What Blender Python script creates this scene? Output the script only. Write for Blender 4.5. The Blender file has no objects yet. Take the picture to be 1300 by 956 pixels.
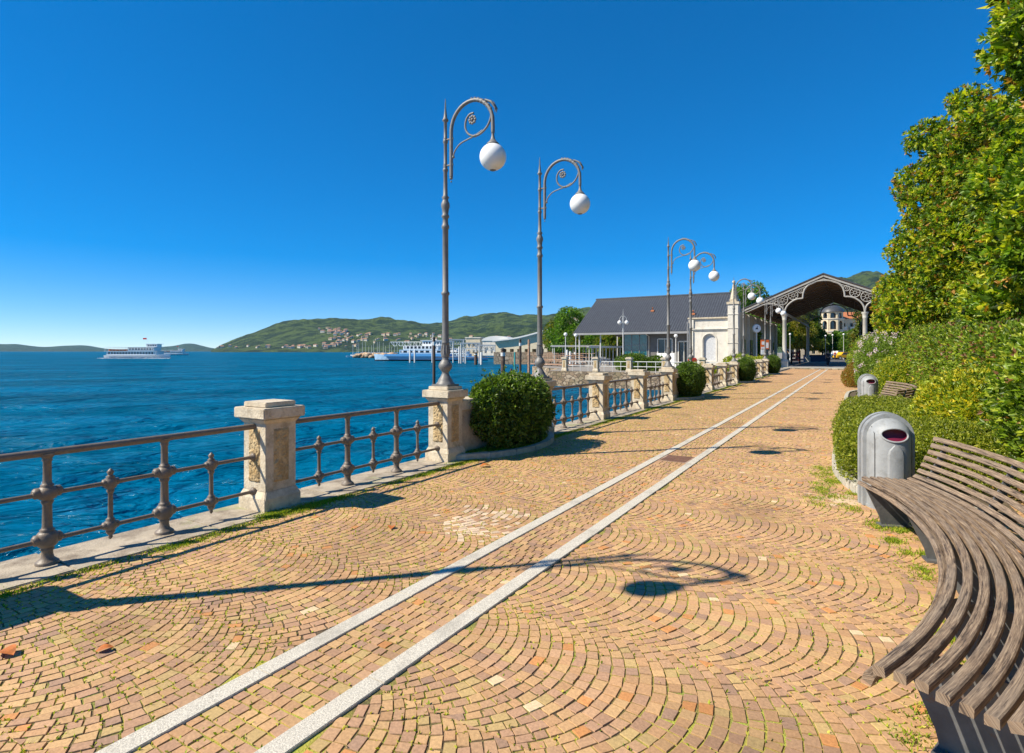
import bpy, bmesh, math, random
import numpy as np
from mathutils import Vector, Matrix, noise as mnoise
from mathutils.geometry import tessellate_polygon
random.seed(7); rng = np.random.default_rng(11)
R_ = math.radians
scene = bpy.context.scene
COL = scene.collection
# ------------------------------------------------------------------ camera
FPX = 722.0; EYE = 1.8; HOR = 446.0; VPX = 1084.0
TH = math.atan((VPX-650)/FPX)
FX, FY = -math.sin(TH), math.cos(TH); RX, RY = math.cos(TH), math.sin(TH)
cam_d = bpy.data.cameras.new('camera'); cam = bpy.data.objects.new('camera', cam_d); COL.objects.link(cam)
cam_d.sensor_width = 36; cam_d.lens = FPX/1300*36; cam_d.shift_y = -32/1300
cam_d.clip_start = 0.05; cam_d.clip_end = 40000
cam.location = (0, 0, EYE); cam.rotation_euler = (R_(90), 0, TH)
scene.camera = cam
# ------------------------------------------------------------------ light
SUN_EL = R_(44.5); SH = Vector((0.712, 0.70)).normalized()      # horizontal direction shadows fall
world = bpy.data.worlds.new('World'); scene.world = world; world.use_nodes = True
nt = world.node_tree; nt.nodes.clear()
sky = nt.nodes.new('ShaderNodeTexSky'); sky.sky_type = 'NISHITA'; sky.sun_disc = False
sky.sun_elevation = SUN_EL; sky.sun_rotation = math.atan2(-SH.x, -SH.y) % (2*math.pi)
sky.air_density = 0.62; sky.dust_density = 0.0; sky.ozone_density = 6.0; sky.altitude = 0
hs = nt.nodes.new('ShaderNodeHueSaturation'); hs.inputs['Saturation'].default_value = 1.62; hs.inputs['Hue'].default_value = .503
gm = nt.nodes.new('ShaderNodeGamma'); gm.inputs['Gamma'].default_value = 0.74
bg = nt.nodes.new('ShaderNodeBackground'); bg.inputs['Strength'].default_value = 0.13
wo = nt.nodes.new('ShaderNodeOutputWorld')
nt.links.new(sky.outputs[0], gm.inputs[0]); nt.links.new(gm.outputs[0], hs.inputs['Color'])
nt.links.new(hs.outputs[0], bg.inputs[0]); nt.links.new(bg.outputs[0], wo.inputs[0])
sd = bpy.data.lights.new('sun', 'SUN'); sun = bpy.data.objects.new('sun', sd); COL.objects.link(sun)
sd.energy = 3.9; sd.angle = R_(0.53); sd.color = (1.0, 0.92, 0.77)
trav = Vector((SH.x*math.cos(SUN_EL), SH.y*math.cos(SUN_EL), -math.sin(SUN_EL)))
sun.rotation_euler = trav.to_track_quat('-Z', 'Y').to_euler(); sun.location = (-10, -10, 20)
scene.view_settings.view_transform = 'Standard'; scene.view_settings.look = 'None'
scene.view_settings.exposure = 1.0; scene.view_settings.gamma = 1.0
scene.render.resolution_x = 1300; scene.render.resolution_y = 956
scene.cycles.max_bounces = 6; scene.cycles.transparent_max_bounces = 8

def at(px, d, z=0.0):
    """world point at pixel column px of the photograph, depth d along the view axis"""
    u = (px-650)/FPX
    return Vector((d*(FX+u*RX), d*(FY+u*RY), z))
def zat(py, d): return EYE+(HOR-py)/FPX*d
# ------------------------------------------------------------------ helpers
def tag(o, label=None, cat=None, group=None, kind=None):
    if label: o['label'] = label
    if cat: o['category'] = cat
    if group: o['group'] = group
    if kind: o['kind'] = kind
    return o
def link(name, me, mats, parent=None, loc=None, smooth=False):
    o = bpy.data.objects.new(name, me); COL.objects.link(o)
    for m in (mats if isinstance(mats, (list, tuple)) else [mats]): me.materials.append(m)
    if parent: o.parent = parent
    if loc is not None: o.location = loc
    return o
def empty(name, loc=(0, 0, 0), rz=0, label=None, cat=None, group=None):
    o = bpy.data.objects.new(name, None); COL.objects.link(o); o.empty_display_size = .1
    o.location = loc; o.rotation_euler = (0, 0, rz); return tag(o, label, cat, group)
def copy_tree(o, parent=None):
    c = o.copy(); COL.objects.link(c); c.parent = parent
    for ch in list(o.children): copy_tree(ch, c)
    return c
class MB:
    def __init__(s): s.v = []; s.f = []; s.sm = []; s.mi = []; s.cur = 0
    def add(s, vs, fs, smooth=False):
        b = len(s.v); s.v += [tuple(v) for v in vs]
        for f in fs: s.f.append(tuple(b+i for i in f)); s.sm.append(smooth); s.mi.append(s.cur)
    def box(s, x0, x1, y0, y1, z0, z1):
        s.add([(x0,y0,z0),(x1,y0,z0),(x1,y1,z0),(x0,y1,z0),(x0,y0,z1),(x1,y0,z1),(x1,y1,z1),(x0,y1,z1)],
              [(0,3,2,1),(4,5,6,7),(0,1,5,4),(1,2,6,5),(2,3,7,6),(3,0,4,7)])
    def bar(s, a, b, w, h, up=(0, 0, 1)):
        a = Vector(a); b = Vector(b); d = (b-a).normalized(); u = Vector(up)
        sd = d.cross(u)
        if sd.length < 1e-4: sd = Vector((1, 0, 0))
        sd.normalize(); u = sd.cross(d).normalized(); sd *= w/2; u *= h/2
        s.add([a-sd-u, a+sd-u, a+sd+u, a-sd+u, b-sd-u, b+sd-u, b+sd+u, b-sd+u],
              [(0,1,2,3),(7,6,5,4),(0,4,5,1),(1,5,6,2),(2,6,7,3),(3,7,4,0)])
    def lathe(s, prof, c=(0, 0, 0), n=16, flute=0, M=None):
        cx, cy, cz = c; vs = []
        for r, z in prof:
            for i in range(n):
                a = 2*math.pi*i/n
                rr = r*(1-flute*(i % 2))
                p = Vector((rr*math.cos(a), rr*math.sin(a), z))
                if M: p = M @ p
                vs.append((cx+p[0], cy+p[1], cz+p[2]))
        fs = []
        for k in range(len(prof)-1):
            for i in range(n):
                j = (i+1) % n
                fs.append((k*n+i, k*n+j, (k+1)*n+j, (k+1)*n+i))
        s.add(vs, fs, True)
        s.add([vs[i] for i in range(n)], [tuple(reversed(range(n)))]); s.add([vs[-n+i] for i in range(n)], [tuple(range(n))])
    def tube(s, pts, r, n=8, caps=True):
        pts = [Vector(p) for p in pts]; m = len(pts)
        rs = r if isinstance(r, (list, tuple)) else [r]*m
        t0 = (pts[1]-pts[0]).normalized(); up = Vector((0, 0, 1)) if abs(t0.z) < .9 else Vector((0, 1, 0))
        sd = t0.cross(up).normalized(); vs = []
        for k in range(m):
            t = (pts[min(k+1, m-1)]-pts[max(k-1, 0)]).normalized()
            sd = (sd-t*sd.dot(t)).normalized(); u = sd.cross(t)
            for i in range(n):
                a = 2*math.pi*i/n
                vs.append(pts[k]+sd*math.cos(a)*rs[k]+u*math.sin(a)*rs[k])
        fs = [(k*n+i, k*n+(i+1) % n, (k+1)*n+(i+1) % n, (k+1)*n+i) for k in range(m-1) for i in range(n)]
        s.add(vs, fs, True)
        if caps: s.add(vs[:n], [tuple(reversed(range(n)))]); s.add(vs[-n:], [tuple(range(n))])
    def sphere(s, c, r, n=20, m=12, sq=(1, 1, 1)):
        vs = []; fs = []
        for j in range(m+1):
            th = math.pi*j/m
            for i in range(n):
                a = 2*math.pi*i/n
                vs.append((c[0]+r*sq[0]*math.sin(th)*math.cos(a), c[1]+r*sq[1]*math.sin(th)*math.sin(a), c[2]+r*sq[2]*math.cos(th)))
        for j in range(m):
            for i in range(n):
                fs.append((j*n+i, (j+1)*n+i, (j+1)*n+(i+1) % n, j*n+(i+1) % n))
        s.add(vs, fs, True)
    def prism(s, poly, z0, z1):
        n = len(poly)
        s.add([(x, y, z0) for x, y in poly]+[(x, y, z1) for x, y in poly],
              [tuple(reversed(range(n))), tuple(range(n, 2*n))]+[(i, (i+1) % n, n+(i+1) % n, n+i) for i in range(n)])
    def wall(s, outline, holes, y0, y1):
        """vertical slab in XZ with holes through it, front at y0, back at y1"""
        loops = [outline]+holes
        tris = tessellate_polygon([[Vector((x, z, 0)) for x, z in l] for l in loops])
        flat = [p for l in loops for p in l]; n = len(flat)
        s.add([(x, y0, z) for x, z in flat]+[(x, y1, z) for x, z in flat],
              [t for t in tris]+[tuple(n+i for i in reversed(t)) for t in tris])
        for l in loops:
            m = len(l)
            s.add([(x, y0, z) for x, z in l]+[(x, y1, z) for x, z in l], [(i, (i+1) % m, m+(i+1) % m, m+i) for i in range(m)])
    def build(s, name, mats, parent=None, loc=None, bevel=0, fix=True):
        me = bpy.data.meshes.new(name); me.from_pydata(s.v, [], s.f)
        me.polygons.foreach_set('use_smooth', s.sm)
        if any(s.mi): me.polygons.foreach_set('material_index', s.mi)
        if fix or bevel:
            bm = bmesh.new(); bm.from_mesh(me)
            bmesh.ops.remove_doubles(bm, verts=bm.verts, dist=1e-5)
            bmesh.ops.recalc_face_normals(bm, faces=bm.faces)
            if bevel:
                es = [e for e in bm.edges if len(e.link_faces) == 2 and e.calc_face_angle(0) > .6]
                bmesh.ops.bevel(bm, geom=es, offset=bevel, segments=2, affect='EDGES', clamp_overlap=True)
            bm.to_mesh(me); bm.free()
        return link(name, me, mats, parent, loc)
def arch(cx, z0, w, zt, n=10):
    """outline of an arched opening: width w, sill z0, crown zt"""
    r = w/2; zs = zt-r
    return [(cx-r, z0), (cx+r, z0)]+[(cx+r*math.cos(math.pi*i/n), zs+r*math.sin(math.pi*i/n)) for i in range(n+1)]
def rect(x0, x1, z0, z1): return [(x0, z0), (x1, z0), (x1, z1), (x0, z1)]
def spline(P, n=6):
    P = [Vector(p) for p in P]; out = []
    for i in range(len(P)-1):
        a = P[max(i-1, 0)]; b = P[i]; c = P[i+1]; d = P[min(i+2, len(P)-1)]
        for k in range(n):
            t = k/n
            out.append(.5*((2*b)+(c-a)*t+(2*a-5*b+4*c-d)*t*t+(3*b-a-3*c+d)*t**3))
    return out+[P[-1]]
# ------------------------------------------------------------------ materials
def mat(name, col, rough=.6, metal=0, noise=0.15, scale=8, bump=0.0, bscale=None, col2=None, spec=.5, stretch=None, coord='Object', detail=6, contrast=(.35, .65)):
    m = bpy.data.materials.new(name); m.use_nodes = True; t = m.node_tree; b = t.nodes['Principled BSDF']
    b.inputs['Roughness'].default_value = rough; b.inputs['Metallic'].default_value = metal
    b.inputs['Specular IOR Level'].default_value = spec
    tc = t.nodes.new('ShaderNodeTexCoord'); mp = t.nodes.new('ShaderNodeMapping')
    if stretch: mp.inputs['Scale'].default_value = stretch
    t.links.new(tc.outputs[coord], mp.inputs[0])
    n = t.nodes.new('ShaderNodeTexNoise'); n.inputs['Scale'].default_value = scale; n.inputs['Detail'].default_value = detail
    n.inputs['Roughness'].default_value = .65
    t.links.new(mp.outputs[0], n.inputs['Vector'])
    r = t.nodes.new('ShaderNodeValToRGB'); r.color_ramp.elements[0].position = contrast[0]; r.color_ramp.elements[1].position = contrast[1]
    c2 = col2 or tuple(min(1, c*(1+noise)) for c in col); c1 = col if col2 else tuple(c*(1-noise) for c in col)
    r.color_ramp.elements[0].color = (*c1, 1); r.color_ramp.elements[1].color = (*c2, 1)
    t.links.new(n.outputs['Fac'], r.inputs[0]); t.links.new(r.outputs[0], b.inputs['Base Color'])
    if bump:
        n2 = t.nodes.new('ShaderNodeTexNoise'); n2.inputs['Scale'].default_value = bscale or scale*3; n2.inputs['Detail'].default_value = 8
        t.links.new(mp.outputs[0], n2.inputs['Vector'])
        bp = t.nodes.new('ShaderNodeBump'); bp.inputs['Strength'].default_value = bump; bp.inputs['Distance'].default_value = .02
        t.links.new(n2.outputs['Fac'], bp.inputs['Height']); t.links.new(bp.outputs[0], b.inputs['Normal'])
    return m
def overlay(m, col, scale, lo, hi, z=None, coord='Object', stretch=None):
    """mix a second stain colour over a material's base by noise (optionally fading above height z)"""
    t = m.node_tree; b = t.nodes['Principled BSDF']; src = b.inputs['Base Color'].links[0].from_socket
    tc = t.nodes.new('ShaderNodeTexCoord'); n = t.nodes.new('ShaderNodeTexNoise'); n.inputs['Scale'].default_value = scale; n.inputs['Detail'].default_value = 10; n.inputs['Roughness'].default_value = .7
    mp = t.nodes.new('ShaderNodeMapping'); t.links.new(tc.outputs[coord], mp.inputs[0]); mp.inputs['Location'].default_value = (scale, 3.1, 7.7)
    if stretch: mp.inputs['Scale'].default_value = stretch
    t.links.new(mp.outputs[0], n.inputs['Vector'])
    r = t.nodes.new('ShaderNodeMapRange'); r.inputs[1].default_value = lo; r.inputs[2].default_value = hi
    t.links.new(n.outputs['Fac'], r.inputs[0]); f = r.outputs[0]
    mx = t.nodes.new('ShaderNodeMix'); mx.data_type = 'RGBA'
    t.links.new(f, mx.inputs[0]); t.links.new(src, mx.inputs[6]); mx.inputs[7].default_value = (*col, 1)
    t.links.new(mx.outputs[2], b.inputs['Base Color']); return m
M = {}
M['stone'] = overlay(overlay(mat('pale_stone', (.56, .47, .34), .85, scale=5, noise=.2, bump=.5, bscale=40), (.22, .16, .09), 4, .50, .78), (.66, .59, .46), 22, .5, .72)
M['rough'] = overlay(mat('rough_stone', (.50, .37, .20), .95, scale=9, noise=.25, bump=1.0, bscale=30), (.36, .22, .08), 6, .45, .7)
M['ledge'] = overlay(overlay(mat('ledge_stone', (.40, .335, .25), .85, scale=3, noise=.2, bump=.4, bscale=60), (.19, .145, .10), 4, .46, .68), (.28, .30, .12), 1.6, .56, .7)
M['granite'] = overlay(mat('granite_strip', (.54, .49, .40), .8, scale=120, noise=.35, bump=.3, bscale=150), (.30, .27, .22), 2.5, .5, .75)
M['kerb'] = overlay(mat('kerb_stone', (.46, .42, .34), .85, scale=10, noise=.2, bump=.5, bscale=50), (.2, .17, .1), 8, .55, .75)
M['iron'] = overlay(mat('grey_iron', (.175, .135, .10), .5, metal=0, scale=20, noise=.15, bump=.15, bscale=90), (.28, .16, .09), 14, .6, .72)
M['lampiron'] = mat('lamp_iron', (.175, .165, .15), .5, metal=0, scale=12, noise=.15, bump=.1, bscale=60)
M['globe'] = mat('opal_globe', (.84, .83, .79), .22, scale=4, noise=.02)
M['bin'] = overlay(mat('bin_grey', (.30, .31, .31), .55, metal=0, scale=5, noise=.1, bump=.12, bscale=40), (.20, .20, .185), 7, .5, .72)
M['binbag'] = mat('bin_bag', (.13, .007, .028), .4)
M['dark'] = mat('dark_recess', (.02, .02, .022), .7)
M['bracket'] = overlay(mat('bench_bracket', (.10, .10, .10), .6, metal=0, scale=8, noise=.2, bump=.2), (.16, .08, .04), 9, .58, .7)
M['plaster'] = overlay(overlay(mat('white_plaster', (.66, .61, .52), .85, scale=2, noise=.08, bump=.15, bscale=30), (.36, .31, .24), .9, .50, .80, stretch=(1, 1, .35)), (.50, .44, .34), 4, .55, .75)
M['plaster2'] = overlay(mat('cream_plaster', (.60, .50, .34), .85, scale=2, noise=.1), (.35, .28, .18), .8, .55, .8)
M['greywall'] = mat('grey_wall', (.27, .27, .27), .8, scale=2, noise=.12)
M['slate'] = mat('slate_roof', (.055, .058, .064), .45, scale=3, noise=.25)
M['slate_rib'] = mat('slate_rib', (.085, .09, .10), .4, scale=3, noise=.2)
M['plank'] = mat('roof_planks', (.20, .125, .075), .8, scale=6, noise=.3, stretch=(1, .1, 6))
M['paintmetal'] = mat('canopy_iron', (.33, .31, .275), .5, scale=6, noise=.12)
M['canopycol'] = overlay(mat('canopy_column', (.48, .46, .40), .55, scale=3, noise=.1), (.42, .27, .08), 1.6, .6, .72)
M['glass'] = mat('teal_glass', (.01, .09, .11), .05, scale=3, noise=.4, spec=.9)
M['win'] = mat('window_dark', (.03, .035, .045), .12, scale=5, noise=.3, spec=.8)
M['shipwhite'] = mat('ship_white', (.80, .80, .78), .35, noise=.03)
M['shipblue'] = mat('ship_blue', (.10, .33, .62), .35, noise=.1)
M['shiplight'] = mat('ship_light_blue', (.36, .52, .66), .35, noise=.1)
M['shipdark'] = mat('ship_dark', (.02, .022, .04), .4, noise=.1)
M['red'] = mat('red_paint', (.55, .03, .02), .4, noise=.1)
M['orange'] = mat('orange_paint', (.70, .14, .02), .5, noise=.1)
M['white'] = mat('white_paint', (.78, .78, .76), .5, noise=.05)
M['yellow'] = mat('yellow_paint', (.75, .42, .02), .4, noise=.1)
M['woodpost'] = overlay(mat('mooring_wood', (.075, .045, .03), .85, scale=6, noise=.3, stretch=(1, 1, .2), bump=.5), (.22, .17, .12), 4, .55, .7)
M['rustpost'] = overlay(mat('rusty_post', (.30, .17, .10), .75, scale=5, noise=.25), (.5, .42, .33), 3, .5, .7)
M['teal'] = mat('teal_pipe', (.04, .28, .26), .5, noise=.1)
M['whitemetal'] = mat('white_metal', (.62, .61, .57), .5, noise=.08)
M['quaystone'] = overlay(mat('quay_stone', (.36, .28, .19), .9, scale=1.2, noise=.25, bump=.8, bscale=8), (.13, .10, .06), 1.2, .5, .72)
M['quaypale'] = overlay(mat('quay_pale', (.46, .39, .29), .9, scale=.5, noise=.2, bump=.5, bscale=4), (.40, .26, .16), .15, .45, .6)
M['terracotta'] = mat('terracotta', (.46, .16, .06), .8, scale=3, noise=.2)
M['bark'] = mat('bark', (.11, .085, .06), .9, scale=12, noise=.3, bump=.6)
M['soil'] = mat('soil', (.10, .07, .04), .95, scale=9, noise=.4, bump=.5)
M['plaza'] = mat('plaza_paving', (.34, .25, .17), .9, scale=2, noise=.12, bump=.2, bscale=20)
M['asphalt'] = mat('quay_asphalt', (.26, .23, .19), .9, scale=2, noise=.15)
M['leafdry'] = mat('dry_leaf', (.45, .13, .02), .7, scale=30, noise=.3)
M['skin'] = mat('skin', (.45, .26, .18), .6, noise=.05)
M['cloth_dark'] = mat('cloth_dark', (.02, .02, .03), .9)
M['cloth_white'] = mat('cloth_white', (.7, .7, .68), .9)
M['cloth_teal'] = mat('cloth_teal', (.03, .18, .20), .9)
M['cloth_red'] = mat('cloth_red', (.35, .05, .04), .9)
M['hair'] = mat('hair', (.04, .025, .015), .8)
def rubble(name, cols, scale, zs=1.5):
    m = bpy.data.materials.new(name); m.use_nodes = True; t = m.node_tree; b = t.nodes['Principled BSDF']; b.inputs['Roughness'].default_value = .9
    tc = t.nodes.new('ShaderNodeTexCoord'); mp = t.nodes.new('ShaderNodeMapping'); mp.inputs['Scale'].default_value = (1, 1, zs); t.links.new(tc.outputs['Object'], mp.inputs[0])
    ns = t.nodes.new('ShaderNodeTexNoise'); ns.inputs['Scale'].default_value = scale*1.5; t.links.new(mp.outputs[0], ns.inputs['Vector'])
    ad = t.nodes.new('ShaderNodeVectorMath'); ad.operation = 'MULTIPLY_ADD'; ad.inputs[1].default_value = (.25/scale,)*3; t.links.new(ns.outputs['Color'], ad.inputs[0]); t.links.new(mp.outputs[0], ad.inputs[2])
    v = t.nodes.new('ShaderNodeTexVoronoi'); v.inputs['Scale'].default_value = scale; t.links.new(ad.outputs[0], v.inputs['Vector'])
    sp = t.nodes.new('ShaderNodeSeparateColor'); t.links.new(v.outputs['Color'], sp.inputs[0])
    r = t.nodes.new('ShaderNodeValToRGB'); r.color_ramp.elements[0].color = (*cols[0], 1); r.color_ramp.elements[1].color = (*cols[1], 1)
    e = r.color_ramp.elements.new(.5); e.color = (*cols[2], 1); t.links.new(sp.outputs[0], r.inputs[0])
    w = t.nodes.new('ShaderNodeTexVoronoi'); w.feature = 'DISTANCE_TO_EDGE'; w.inputs['Scale'].default_value = scale; t.links.new(ad.outputs[0], w.inputs['Vector'])
    g = t.nodes.new('ShaderNodeMapRange'); g.inputs[1].default_value = .02; g.inputs[2].default_value = .07; t.links.new(w.outputs['Distance'], g.inputs[0])
    k = t.nodes.new('ShaderNodeMix'); k.data_type = 'RGBA'; k.inputs[6].default_value = (.13, .10, .07, 1); t.links.new(g.outputs[0], k.inputs[0]); t.links.new(r.outputs[0], k.inputs[7]); t.links.new(k.outputs[2], b.inputs['Base Color'])
    bp = t.nodes.new('ShaderNodeBump'); bp.inputs['Strength'].default_value = .8; bp.inputs['Distance'].default_value = .05; t.links.new(g.outputs[0], bp.inputs['Height']); t.links.new(bp.outputs[0], b.inputs['Normal'])
    return m
M['quaystone'] = overlay(rubble('quay_rubble', [(.20, .14, .09), (.46, .37, .26), (.34, .24, .15)], 2.6), (.14, .13, .05), .8, .5, .75)
M['quaypale'] = overlay(rubble('harbour_rubble', [(.34, .27, .19), (.56, .46, .33), (.46, .34, .22)], .9), (.48, .28, .15), .12, .45, .62)
# weathered wood of the slats: grain along the curve (angle/radius stored as UV)
def wood_mat():
    m = bpy.data.materials.new('weathered_wood'); m.use_nodes = True; t = m.node_tree; b = t.nodes['Principled BSDF']
    b.inputs['Roughness'].default_value = .75
    uv = t.nodes.new('ShaderNodeUVMap'); uv.uv_map = 'UVMap'
    mp = t.nodes.new('ShaderNodeMapping'); mp.inputs['Scale'].default_value = (1, 1, 1); t.links.new(uv.outputs[0], mp.inputs[0])
    def nz(sx, sy, sc, det=8):
        q = t.nodes.new('ShaderNodeMapping'); q.inputs['Scale'].default_value = (sx, sy, 1); t.links.new(mp.outputs[0], q.inputs[0])
        n = t.nodes.new('ShaderNodeTexNoise'); n.inputs['Scale'].default_value = sc; n.inputs['Detail'].default_value = det; n.inputs['Roughness'].default_value = .7
        t.links.new(q.outputs[0], n.inputs['Vector']); return n.outputs['Fac']
    grain = nz(1.5, 40, 4); blot = nz(1.1, 16, 3); fleck = nz(4, 26, 8); tone = nz(.6, 2, 2, 2)
    r = t.nodes.new('ShaderNodeValToRGB'); e = r.color_ramp.elements
    e[0].position = .33; e[0].color = (.045, .028, .018, 1); e[1].position = .66; e[1].color = (.46, .34, .22, 1)
    x = e.new(.5); x.color = (.24, .165, .105, 1)
    t.links.new(grain, r.inputs[0])
    def mix(fac, lo, hi, a, colr):
        g = t.nodes.new('ShaderNodeMapRange'); g.inputs[1].default_value = lo; g.inputs[2].default_value = hi; t.links.new(fac, g.inputs[0])
        k = t.nodes.new('ShaderNodeMix'); k.data_type = 'RGBA'; t.links.new(g.outputs[0], k.inputs[0]); t.links.new(a, k.inputs[6]); k.inputs[7].default_value = (*colr, 1); return k.outputs[2]
    c = mix(tone, .50, .80, r.outputs[0], (.24, .19, .14)); c = mix(blot, .52, .62, c, (.06, .04, .028)); c = mix(fleck, .64, .72, c, (.46, .42, .35))
    t.links.new(c, b.inputs['Base Color'])
    bp = t.nodes.new('ShaderNodeBump'); bp.inputs['Strength'].default_value = .7; bp.inputs['Distance'].default_value = .006
    t.links.new(grain, bp.inputs['Height']); t.links.new(bp.outputs[0], b.inputs['Normal'])
    return m
M['wood'] = wood_mat()
def attr_mat(name, rough, trans=0, spec=.4, fine=0):
    m = bpy.data.materials.new(name); m.use_nodes = True; t = m.node_tree; b = t.nodes['Principled BSDF']
    b.inputs['Roughness'].default_value = rough; b.inputs['Specular IOR Level'].default_value = spec
    a = t.nodes.new('ShaderNodeAttribute'); a.attribute_name = 'Col'; src = a.outputs['Color']
    if fine:
        tc = t.nodes.new('ShaderNodeTexCoord'); n = t.nodes.new('ShaderNodeTexNoise'); n.inputs['Scale'].default_value = 60; n.inputs['Detail'].default_value = 8
        t.links.new(tc.outputs['Object'], n.inputs['Vector'])
        r = t.nodes.new('ShaderNodeMapRange'); r.inputs[1].default_value = .3; r.inputs[2].default_value = .7; r.inputs[3].default_value = 1-fine; r.inputs[4].default_value = 1+fine
        t.links.new(n.outputs['Fac'], r.inputs[0])
        k = t.nodes.new('ShaderNodeVectorMath'); k.operation = 'SCALE'; t.links.new(src, k.inputs[0]); t.links.new(r.outputs[0], k.inputs['Scale']); src = k.outputs[0]
        bp = t.nodes.new('ShaderNodeBump'); bp.inputs['Strength'].default_value = .6; bp.inputs['Distance'].default_value = .004
        t.links.new(n.outputs['Fac'], bp.inputs['Height']); t.links.new(bp.outputs[0], b.inputs['Normal'])
    t.links.new(src, b.inputs['Base Color'])
    if trans:
        tr = t.nodes.new('ShaderNodeBsdfTranslucent'); mx = t.nodes.new('ShaderNodeMixShader'); mx.inputs[0].default_value = trans
        sc = t.nodes.new('ShaderNodeVectorMath'); sc.operation = 'MULTIPLY'; sc.inputs[1].default_value = (1.7, 1.9, .5); t.links.new(src, sc.inputs[0])
        t.links.new(sc.outputs[0], tr.inputs[0]); o = t.nodes['Material Output']
        t.links.new(b.outputs[0], mx.inputs[1]); t.links.new(tr.outputs[0], mx.inputs[2]); t.links.new(mx.outputs[0], o.inputs[0])
    return m
M['leaf'] = attr_mat('leaf', .42, .38, .45)
M['blade'] = attr_mat('grass_blade', .6, .3, .3)
M['sett'] = attr_mat('porphyry_sett', .75, 0, .4, fine=.16)
# ------------------------------------------------------------------ numpy mesh
def npmesh(name, V, Fq, mats, cols=None, parent=None, smooth=False, flat=False):
    me = bpy.data.meshes.new(name); V = np.asarray(V, np.float32); Fq = np.asarray(Fq, np.int32)
    me.vertices.add(len(V)); me.vertices.foreach_set('co', V.ravel())
    k = Fq.shape[1]; me.loops.add(Fq.size); me.loops.foreach_set('vertex_index', Fq.ravel())
    me.polygons.add(len(Fq)); me.polygons.foreach_set('loop_start', np.arange(len(Fq), dtype=np.int32)*k)
    try: me.polygons.foreach_set('loop_total', np.full(len(Fq), k, np.int32))
    except Exception: pass
    me.polygons.foreach_set('use_smooth', np.full(len(Fq), not flat))
    if cols is not None:
        a = me.attributes.new('Col', 'FLOAT_COLOR', 'POINT'); c = np.ones((len(V), 4), np.float32); c[:, :3] = cols; a.data.foreach_set('color', c.ravel())
    me.update(calc_edges=True)
    return link(name, me, mats, parent)
def unit(a): return a/np.maximum(np.linalg.norm(a, axis=1, keepdims=True), 1e-9)
def leaf_arrays(P, D, L, W, cols, fold=.25, tr=None):
    """kite-shaped folded leaves: base P, direction D"""
    n = len(P); D = unit(D); rnd = rng.normal(size=(n, 3)); S = unit(np.cross(D, rnd)); U = unit(np.cross(S, D))
    L = L[:, None]; W = W[:, None]
    b = P; mid = P+D*L*.5; tip = P+D*L-U*L*.12
    l = mid+S*W*.5+U*W*fold; r = mid-S*W*.5+U*W*fold
    V = np.stack([b, l, tip, r], 1).reshape(-1, 3); i = np.arange(n)*4
    F = np.concatenate([np.stack([i, i+1, i+2], 1), np.stack([i, i+2, i+3], 1)])
    return V, F, np.repeat(cols, 4, 0)
def palette(n, cols, w, var=.18):
    c = np.array(cols); k = rng.choice(len(c), n, p=np.array(w)/sum(w)); return c[k]*(1+rng.uniform(-var, var, (n, 1)))
def lump(P, s, seed=0):
    q = P*s; return (np.sin(q[:, 0]*1.7+seed)+np.sin(q[:, 1]*2.3+seed*2)+np.sin(q[:, 2]*2.9+seed*3)+np.sin((q[:, 0]+q[:, 1])*3.7+seed)+np.sin((q[:, 1]-q[:, 2])*4.3+seed))/5
def ell_points(ells, n, amp=.12, s=2.0, seed=0, zmin=0.02, boxy=2.0, depth=.2):
    area = np.array([(r[0]*r[1]+r[1]*r[2]+r[0]*r[2]) for c, r in ells]); k = rng.choice(len(ells), int(n*1.8), p=area/area.sum())
    C = np.array([e[0] for e in ells])[k]; Rr = np.array([e[1] for e in ells])[k]
    d = unit(rng.normal(size=(len(k), 3)))
    sup = (np.abs(d)**boxy).sum(1, keepdims=True)**(-1/boxy)
    q = d*sup
    P = C+q*Rr; f = 1+amp*lump(P, s, seed)-depth*rng.random(len(k))**2
    P = C+q*Rr*f[:, None]
    N = unit(np.sign(q)*np.abs(q)**(boxy-1)/Rr)
    keep = P[:, 2] > zmin
    for j, (c, r) in enumerate(ells):
        ins = ((np.abs((P-np.array(c))/np.array(r))**boxy).sum(1)**(1/boxy) < .72) & (k != j); keep &= ~ins
    P = P[keep][:n]; N = N[keep][:n]; return P, N
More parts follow.
